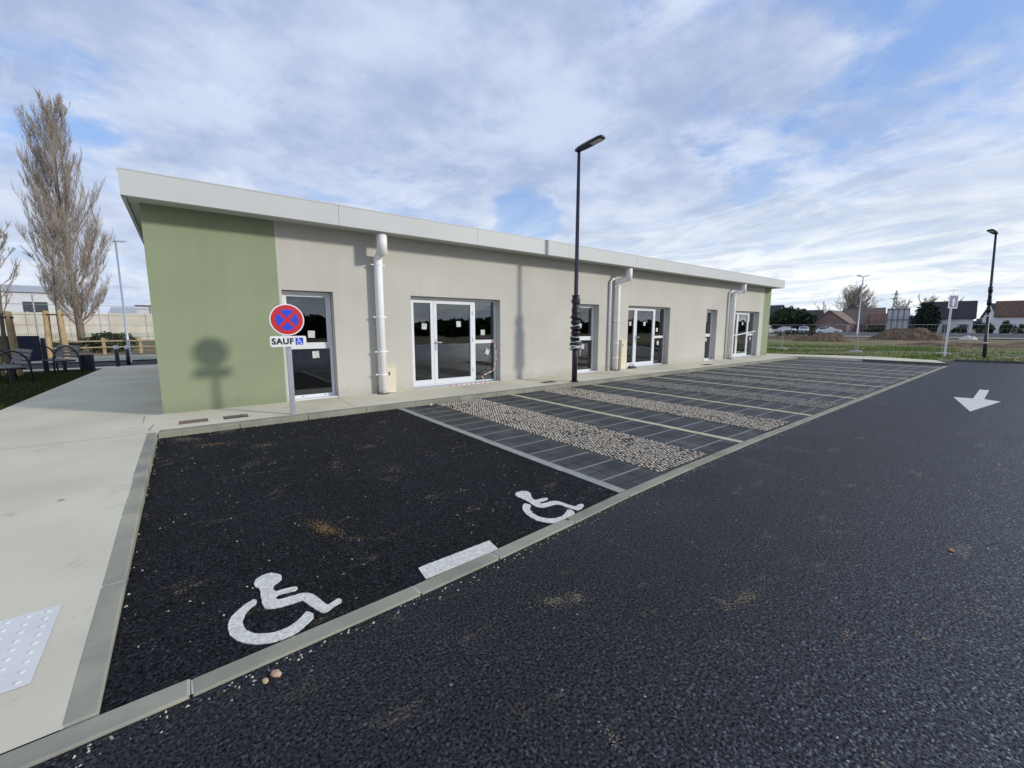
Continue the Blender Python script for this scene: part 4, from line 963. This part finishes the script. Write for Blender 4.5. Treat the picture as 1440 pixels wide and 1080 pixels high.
def car(loc,rz,m,label,van=False,group='cars parked beyond the site'):
    e=empty('parked_van' if van else 'parked_car',label,'van' if van else 'car',loc,rz,group)
    if van: prof=[(-2.5,.3),(-2.5,1.1),(-2.45,2.1),(-2.2,2.25),(.9,2.25),(1.35,2.1),(2.0,1.25),(2.5,1.05),(2.55,.35)]; W=.95
    else: prof=[(-2.05,.3),(-2.1,.75),(-2.0,.98),(-1.75,1.05),(-1.3,1.4),(-.9,1.47),(.2,1.46),(.55,1.38),(1.05,1.02),(1.9,.85),(2.08,.7),(2.1,.3)]; W=.86
    n=len(prof); vs=[]
    for y in (-1,-.8,.8,1):
        for (x,z) in prof:
            k=(1 if z<1.05 else .86); inset=W*k if abs(y)==1 else W*.97*k
            vs.append((x*(1 if abs(y)==.8 else .985), (1 if y>0 else -1)*(inset if abs(y)==1 else inset*.8), z+(0 if abs(y)==1 else .02)))
    fs=[(l*n+i,l*n+(i+1)%n,(l+1)*n+(i+1)%n,(l+1)*n+i) for l in range(3) for i in range(n)]
    fs+=[tuple(range(n-1,-1,-1)),tuple(3*n+i for i in range(n))]
    g=MB(); g.add(vs,fs); g.build('body',m,e,False)
    g=MB()
    top=1.40 if not van else 2.0; bot=1.02 if not van else 1.35
    for s in (-1,1):
        if van: xs_=[(1.0,1.7)]
        else: xs_=[(-1.35,-.5),(-.42,.5)]
        for (a,b) in xs_:
            y=W*.93*s; g.add([(a-.15 if a<-1 else a,y,bot),(b+(.35 if b>.3 else 0),y,bot),(b,W*.875*s,top),(a+(.1 if a<-1 else 0),W*.875*s,top)],[(0,1,2,3)])
    if not van: g.add([(1.04,-.68,1.05),(1.04,.68,1.05),(.58,.62,1.395),(.58,-.62,1.395)],[(0,1,2,3)]); g.add([(-1.78,-.68,1.08),(-1.78,.68,1.08),(-1.32,.62,1.41),(-1.32,-.62,1.41)],[(0,1,2,3)])
    else: g.add([(2.0,-.75,1.3),(2.0,.75,1.3),(1.42,.72,2.08),(1.42,-.72,2.08)],[(0,1,2,3)])
    g.build('window',M['carglass'],e)
    for x in ((-1.35,1.3) if not van else (-1.6,1.6)):
        for s in (-1,1):
            g=MB(); g.tube([(x,s*(W-.2),.32),(x,s*(W+.01),.32)],.32,14); w=g.build('wheel',M['tyre'],e)
            g=MB(); g.tube([(x,s*(W+.011),.32),(x,s*(W+.02),.32)],.19,10); g.build('rim',M['galv'],w)
    for s in (-1,1):
        g=MB(); xx=2.09 if not van else 2.545; g.box(xx-.02,xx+.02,s*W*.6-.16,s*W*.6+.16,.62,.76); g.build('headlight',M['alu'],e)
    return e
car((104,36.3,.06),R(80),M['carwhite'],'white parked car at the left end of the row, nearest the green wall')
car((103,32.4,.06),R(195),M['carwhite'],'white parked car in the middle of the row, seen from its front corner')
car((102.5,27.9,.06),R(282),M['carwhite'],'white parked estate car at the right end of the row')
car((108,36.0,.06),R(80),M['carblue'],'dark blue van parked behind the white cars',True)

# trees and hedges on the right
bush((108.5,36.8,0),4.2,4.2,2.9,5200,.34,31,M['leafd'],'broad dark evergreen tree right of the building end','tree',None,'evergreen_tree')
RK=dict(el=.8,u0=.22,u1=.95)
make_tree((128,30.3,0),9.6,41,'large round bare tree behind the brown roofed houses',RK,limbs=70,subs=12,twigs=7,trunk_r=.35,up=.2,spread=1.0,lk=.25,env=lambda u:.62*(1-abs(u-.35)*.8),tr=.022,mats=('bark','twig'))
bush((127,30.6,0),1.9,1.9,3.3,1600,.3,33,M['leafc'],'dark ivy clad tree in front of the round bare tree','tree',None,'ivy_tree')
bush((118,15.9,0),2.0,2.0,3.0,2200,.3,34,M['leafc'],'dark green conifer between the panel frame and the white house','tree',None,'conifer_tree')
make_tree((140,40,0),6.5,45,'small bare tree far off between the evergreen and the houses',RK,limbs=20,subs=7,twigs=4,trunk_r=.2,up=.35,env=lambda u:.45,tr=.025,lk=.2)
for i,(x,y,h,lb) in enumerate(((150,25.5,7.2,'far bare tree left of the lattice pylon'),(152,21.0,7.8,'far bare tree below the lattice pylon'),(150,16.0,7.0,'far bare tree right of the lattice pylon'),(150,33,6.8,'far bare tree left of the round crown'))):
    make_tree((x,y,0),h,60+i,lb,RK,'far bare trees on the skyline',limbs=40,subs=9,twigs=5,trunk_r=.22,up=.3,env=lambda u:.42,tr=.025,lk=.2)
bush((117.5,11.3,0),.8,1.1,.75,900,.14,51,M['leafd'],'rounded dark bush before the white facade')
bush((112.5,7.6,0),1.0,1.1,1.15,1100,.16,52,M['leafd'],'tall rounded dark bush left of the far lamp post')
bush((112.5,5.3,0),.7,.6,1.35,700,.15,53,M['leafd'],'narrow clipped dark shrub right of the far lamp post')
bush((112,1.9,0),1.1,3.0,1.05,1300,.17,54,M['leafh'],'loose brownish hedge bush in front of the right house')
bush((113,21.9,0),1,2.4,.7,1200,.17,55,M['leafd'],'dark hedge in front of the long brown outbuilding')
bush((106,29.5,0),.9,1.0,.75,600,.13,56,M['leafh'],'small green bush beside the white estate car')
bush((75,24.5,0),1.0,3.4,.55,1100,.12,57,M['leafh'],'low scrubby bushes before the parked cars')
g=MB(); g.box(-.1,.1,-17,17,0,.55); o=g.build('garden_wall',mat('grey_wall',(.30,.30,.31),.9,.2,var=.1)); o.location=(98,9,0); tag(o,'low grey garden wall in front of the houses','wall')
# distant wooded horizon, and the tree belt on the far side of the road (seen mirrored in the glazing)
def belt(name,x0,x1,yf,h,n,size,seed,label,m):
    r=random.Random(seed); mb=MB()
    for _ in range(n):
        u=r.random(); x=x0+(x1-x0)*u; hh=h*(.75+.5*noise.noise(Vector((x*.05,seed,0)))+.25*noise.noise(Vector((x*.2,seed,0)))); z=hh*r.random()**.8; px,py=yf(x,r.uniform(-3,3))
        s=size*r.uniform(.5,1.3); a=Vector((r.gauss(0,1),r.gauss(0,1),r.gauss(0,1))).normalized(); b=a.orthogonal().normalized(); p=Vector((px,py,z))
        mb.add([p-a*s,p+b*s*.7,p+a*s,p-b*s*.7],[(0,1,2,3)])
    o=mb.build(name,m); o['kind']='stuff'; o['label']=label; o['category']='woodland'; return o
belt('woodland',-80,260,lambda x,d:(x,-48+d),3.3,8000,.9,71,'dark belt of trees on the far side of the road',M['leafd'])
belt('woodland',-60,140,lambda y,d:(330+d*3,y),6.5,5000,1.6,72,'low wooded horizon far behind the houses',mat('far_wood',(.10,.11,.11),.9,.1,var=.2,vscale=.05))
belt('woodland',-160,20,lambda x,d:(x,190+d*3),6.0,5000,1.5,73,'low wooded horizon behind the left halls',mat('far_wood_left',(.11,.11,.10),.9,.1,var=.2,vscale=.05))

# ---------------------------------------------------------------- loose stones and leaves
def pebbles():
    r=random.Random(99); mb=MB()
    def peb(x,y,z,s):
        vs=[]; a=r.uniform(0,3); c,s_=math.cos(a),math.sin(a)
        for (ux,uy,uz) in ((1,0,0),(.3,.7,.1),(-.6,.6,0),(-1,-.1,0),(-.2,-.75,.1),(.7,-.5,0)):
            ux*=s*r.uniform(.8,1.2); uy*=s*r.uniform(.6,1.1); vs.append((x+ux*c-uy*s_,y+ux*s_+uy*c,z))
        vs.append((x,y,z+s*.8)); mb.add(vs,[(i,(i+1)%6,6) for i in range(6)])
    for _ in range(420): peb(r.uniform(-.42,3.15),r.uniform(2.35,7.7),.004,r.choice((.003,.004,.006,.008)))
    for _ in range(330):
        x=abs(r.gauss(0,6))-.5; peb(x,kfun(max(x,0))-abs(r.gauss(0,.05))-.01,.0,r.choice((.003,.004,.006,.008)))
    for _ in range(300): x=r.uniform(-2,22); peb(x,kfun(max(x,0))-r.uniform(.1,3.2),.0,r.choice((.003,.005,.007)))
    for _ in range(150): y=r.uniform(2.5,7.7); peb(-.44+abs(r.gauss(0,.03)),y,.004,r.choice((.004,.006,.01)))
    for _ in range(200): x=r.uniform(-.4,12); peb(x,7.735-abs(r.gauss(0,.03)),.006,r.choice((.005,.008,.011)))
    for _ in range(160): peb(r.uniform(3.3,12),r.uniform(2.5,7.6),.008,r.choice((.004,.006)))
    o=mb.build('loose_gravel',M['pebble']); o['kind']='stuff'; o['label']='tiny pale stones scattered over the asphalt and along the kerbs'; o['category']='gravel'
pebbles()
def mud():
    r=random.Random(5); P=[(.76,3.42,.11,300,1),(1.59,1.63,.07,160,0),(1.72,1.58,.05,90,0),(2.5,.96,.08,170,0),(2.35,1.02,.05,60,0),(1.75,4.4,.1,70,0),(.2,6.9,.14,160,1),(.75,6.4,.12,120,0),(.5,5.6,.12,90,0),(1.3,5.0,.15,110,0),(2.9,.25,.04,60,0),(3.4,.1,.06,60,0),(1.9,.2,.04,50,0),(2.2,-.1,.05,60,0),(3.9,.9,.07,70,0),(4.8,1.2,.08,70,0),(4.4,-.3,.07,90,0),(6.3,.2,.1,90,0),(7.5,-.4,.12,100,0),(9.2,.6,.12,90,0),(1.2,.9,.04,40,0),(-.1,7.45,.16,260,0),(.4,7.6,.14,160,0),(6.2,1.9,.2,260,0),(5.2,2.0,.16,160,0),(1.1,.35,.03,40,0),(2.6,.5,.03,40,0)]
    mb=MB()
    for (cx,cy,sp,n,c) in P:
        th=r.uniform(0,3); lx=r.uniform(1.2,2.4)
        for _ in range(int(n*1.6)):
            a,b=r.gauss(0,sp*.5)*lx,r.gauss(0,sp*.5)/lx*1.4; x=cx+a*math.cos(th)-b*math.sin(th); y=cy+a*math.sin(th)+b*math.cos(th)
            s_=r.choice((.0015,.002,.003,.004)); z=.006 if y>2.3 else .0015
            q=r.uniform(0,3); mb.add([(x+s_*math.cos(q+t)*r.uniform(.7,1.2),y+s_*math.sin(q+t)*r.uniform(.7,1.2),z) for t in (0,1.57,3.14,4.71)]+[(x,y,z+s_*.7)],[(0,1,4),(1,2,4),(2,3,4),(3,0,4)],c)
    o=mb.build('loose_sand',[mat('sand_grain',(.42,.36,.26),.95,.1,col2=(.22,.18,.12),vscale=60),mat('ochre_grain',(.50,.32,.12),.95,.1,col2=(.26,.17,.08),vscale=60)]); o['kind']='stuff'; o['label']='small patches of sand and mud crumbs trodden onto the asphalt'; o['category']='sand'
mud()
def stone(x,y,s,lab,m,seed):
    bm=bmesh.new(); bmesh.ops.create_icosphere(bm,subdivisions=2,radius=1)
    for v_ in bm.verts: v_.co=Vector((v_.co.x*s*1.3,v_.co.y*s,v_.co.z*s*.6))*(1+.3*noise.noise(v_.co*1.4+Vector((seed,0,0))))
    me=bpy.data.meshes.new('stone'); bm.to_mesh(me); bm.free(); me.materials.append(m); o=bpy.data.objects.new('stone',me); COL.objects.link(o); o.location=(x,y,s*.35); o.rotation_euler=(0,0,seed); tag(o,lab,'stone')
stone(.21,2.045,.021,'orange brown stone lying by the kerb near the large wheelchair symbol',mat('brown_stone',(.42,.22,.12),.85,col2=(.5,.4,.28),vscale=40),2)
stone(.165,2.035,.013,'small tan stone beside the orange brown one',mat('tan_pebble',(.5,.38,.22),.85),5)
stone(3.90,7.70,.028,'single white stone against the kerb at the first gravel strip',M['white'],7)
def leaf(x,y,z,s,rz,lab):
    mb=MB(); pts=[(-1,0,.1),(-.5,.42,.0),(.1,.5,.12),(.7,.25,.02),(1.1,0,.16),(.6,-.3,.05),(0,-.45,.14),(-.6,-.35,.02)]
    mb.add([(0,0,.0)]+[(a*s,b*s,c*s+.002) for a,b,c in pts],[(0,i,i%8+1) for i in range(1,9)])
    o=mb.build('dry_leaf',M['leafdry']); o.location=(x,y,z+.004); o.rotation_euler=(.1,.05,rz); tag(o,lab,'leaf','dry leaves on the ground')
leaf(4.23,.28,0,.035,.3,'brown dry leaf on the road in the right foreground')
leaf(13.2,-.55,0,.1,.8,'brown dry leaf on the road below the painted arrow')
leaf(-.95,5.15,.10,.025,.3,'reddish dry leaf on the concrete path')

# ---------------------------------------------------------------- camera
cam=bpy.data.cameras.new('camera'); co=bpy.data.objects.new('camera',cam); COL.objects.link(co); sc.camera=co
cam.sensor_width=36; cam.lens=36*590/1440; cam.clip_start=.05; cam.clip_end=3000
co.location=(0,0,1.6); co.rotation_euler=(R(90)-math.atan(81/590.),0,R(52.05-90))

# ---------------------------------------------------------------- light
SX,SY,EL=.64,-.77,R(19.5)
sun=bpy.data.lights.new('sun','SUN'); sun.energy=1.8; sun.angle=R(5.0); sun.color=(1,.95,.86)
so=bpy.data.objects.new('sun',sun); COL.objects.link(so)
d=Vector((-SX*math.cos(EL),-SY*math.cos(EL),-math.sin(EL))); so.rotation_euler=d.to_track_quat('-Z','Y').to_euler(); so.location=(20,-20,20)

w=bpy.data.worlds.new('World'); sc.world=w; w.use_nodes=True; nt=w.node_tree; N=nt.nodes; L=nt.links
bg=N['Background']; bg.inputs['Strength'].default_value=.1
sky=N.new('ShaderNodeTexSky'); sky.sky_type='NISHITA'; sky.sun_disc=False; sky.sun_elevation=EL; sky.sun_rotation=math.atan2(SX,SY); sky.air_density=1.0; sky.dust_density=.6; sky.ozone_density=1.6
tc=N.new('ShaderNodeTexCoord'); sx=N.new('ShaderNodeSeparateXYZ'); L.new(tc.outputs['Generated'],sx.inputs[0])
def math_(op,a,b=None,c=None,clamp=False):
    n=N.new('ShaderNodeMath'); n.operation=op; n.use_clamp=clamp
    for i,v_ in enumerate((a,b,c)):
        if v_ is None: continue
        if isinstance(v_,(int,float)): n.inputs[i].default_value=v_
        else: L.new(v_,n.inputs[i])
    return n.outputs[0]
zc=math_('MAXIMUM',sx.outputs[2],0.0); den=math_('ADD',zc,.16)
u=math_('DIVIDE',sx.outputs[0],den); v_=math_('DIVIDE',sx.outputs[1],den)
cb=N.new('ShaderNodeCombineXYZ'); L.new(u,cb.inputs[0]); L.new(v_,cb.inputs[1])
def mapn(rot,scl,loc=(0,0,0)):
    m=N.new('ShaderNodeMapping'); m.inputs['Rotation'].default_value=(0,0,rot); m.inputs['Scale'].default_value=scl; m.inputs['Location'].default_value=loc; L.new(cb.outputs[0],m.inputs[0]); return m.outputs[0]
def nz(vec,scale,detail=8,rough=.55,dist=0):
    n=N.new('ShaderNodeTexNoise'); n.inputs['Scale'].default_value=scale; n.inputs['Detail'].default_value=detail; n.inputs['Roughness'].default_value=rough; n.inputs['Distortion'].default_value=dist; L.new(vec,n.inputs['Vector']); return n.outputs['Fac']
def rng_(x,a,b,c=0,d_=1,smooth=True):
    n=N.new('ShaderNodeMapRange'); n.interpolation_type='SMOOTHSTEP' if smooth else 'LINEAR'; L.new(x,n.inputs[0]); n.inputs[1].default_value=a; n.inputs[2].default_value=b; n.inputs[3].default_value=c; n.inputs[4].default_value=d_; return n.outputs[0]
def mixc(f_,a,b):
    m=N.new('ShaderNodeMix'); m.data_type='RGBA'
    if isinstance(f_,(int,float)): m.inputs[0].default_value=f_
    else: L.new(f_,m.inputs[0])
    for i,x in ((6,a),(7,b)):
        if isinstance(x,tuple): m.inputs[i].default_value=(*x,1)
        else: L.new(x,m.inputs[i])
    return m.outputs[2]
SEED=(3.1,7.7,0)
big=nz(mapn(.15,(1.0,1.0,1),SEED),1.15,9,.58,.12)
fine=nz(mapn(.15,(1.0,1.0,1),(9,2,0)),3.4,9,.62,.1)
cov=math_('ADD',math_('MULTIPLY',big,.62),math_('MULTIPLY',fine,.38))
# clearings where the blue shows
def clearing(v,c0,c1,amt):
    global cov
    dp=N.new('ShaderNodeVectorMath'); dp.operation='DOT_PRODUCT'; L.new(tc.outputs['Generated'],dp.inputs[0]); dp.inputs[1].default_value=v
    cov=math_('SUBTRACT',cov,rng_(dp.outputs['Value'],c0,c1,0,amt))
cov=math_('ADD',cov,.055)
clearing((0.8823, 0.2511, 0.3982),.955,1.0,.095)
clearing((0.9155, 0.099, 0.39),.975,1.0,.065)
clearing((0.6227, 0.7424, 0.2472),.996,1.0,.20)
clearing((0.0113, 0.9513, 0.308),.98,1.0,.06)
clearing((-0.1563, 0.9297, 0.3334),.985,1.0,.06)
dens=rng_(cov,.37,.53)
wisp=nz(mapn(.1,(1.7,.85,1),(1,5,0)),1.6,10,.66,.9)
shade=nz(mapn(.15,(1.0,1.0,1),(4.2,1.5,0)),2.3,9,.60,.1)
sh=rng_(shade,.34,.66)
cl=mixc(sh,(2.85,3.55,5.15),(4.45,5.05,6.4))
edge=math_('MULTIPLY',rng_(cov,.41,.48),rng_(cov,.48,.58,1,0))
cl=mixc(math_('MULTIPLY',edge,math_('MULTIPLY',rng_(wisp,.45,.65),.42)),cl,(6.2,6.7,7.7))
sk=N.new('ShaderNodeVectorMath'); sk.operation='SCALE'; L.new(sky.outputs[0],sk.inputs[0]); sk.inputs['Scale'].default_value=1.1
blue=mixc(.5,sk.outputs[0],(2.2,3.7,7.4))
c=mixc(dens,blue,cl)
hz=rng_(sx.outputs[2],.02,.34,1,0)
st=mixc(rng_(wisp,.36,.62),(4.9,5.6,6.6),(7.9,8.1,7.7))
east=rng_(sx.outputs[0],-.2,.95,.3,.92)
c=mixc(math_('MULTIPLY',hz,east),c,st)
L.new(c,bg.inputs['Color'])
sc.view_settings.view_transform='Standard'; sc.view_settings.look='None'; sc.view_settings.exposure=0.5; sc.view_settings.gamma=1
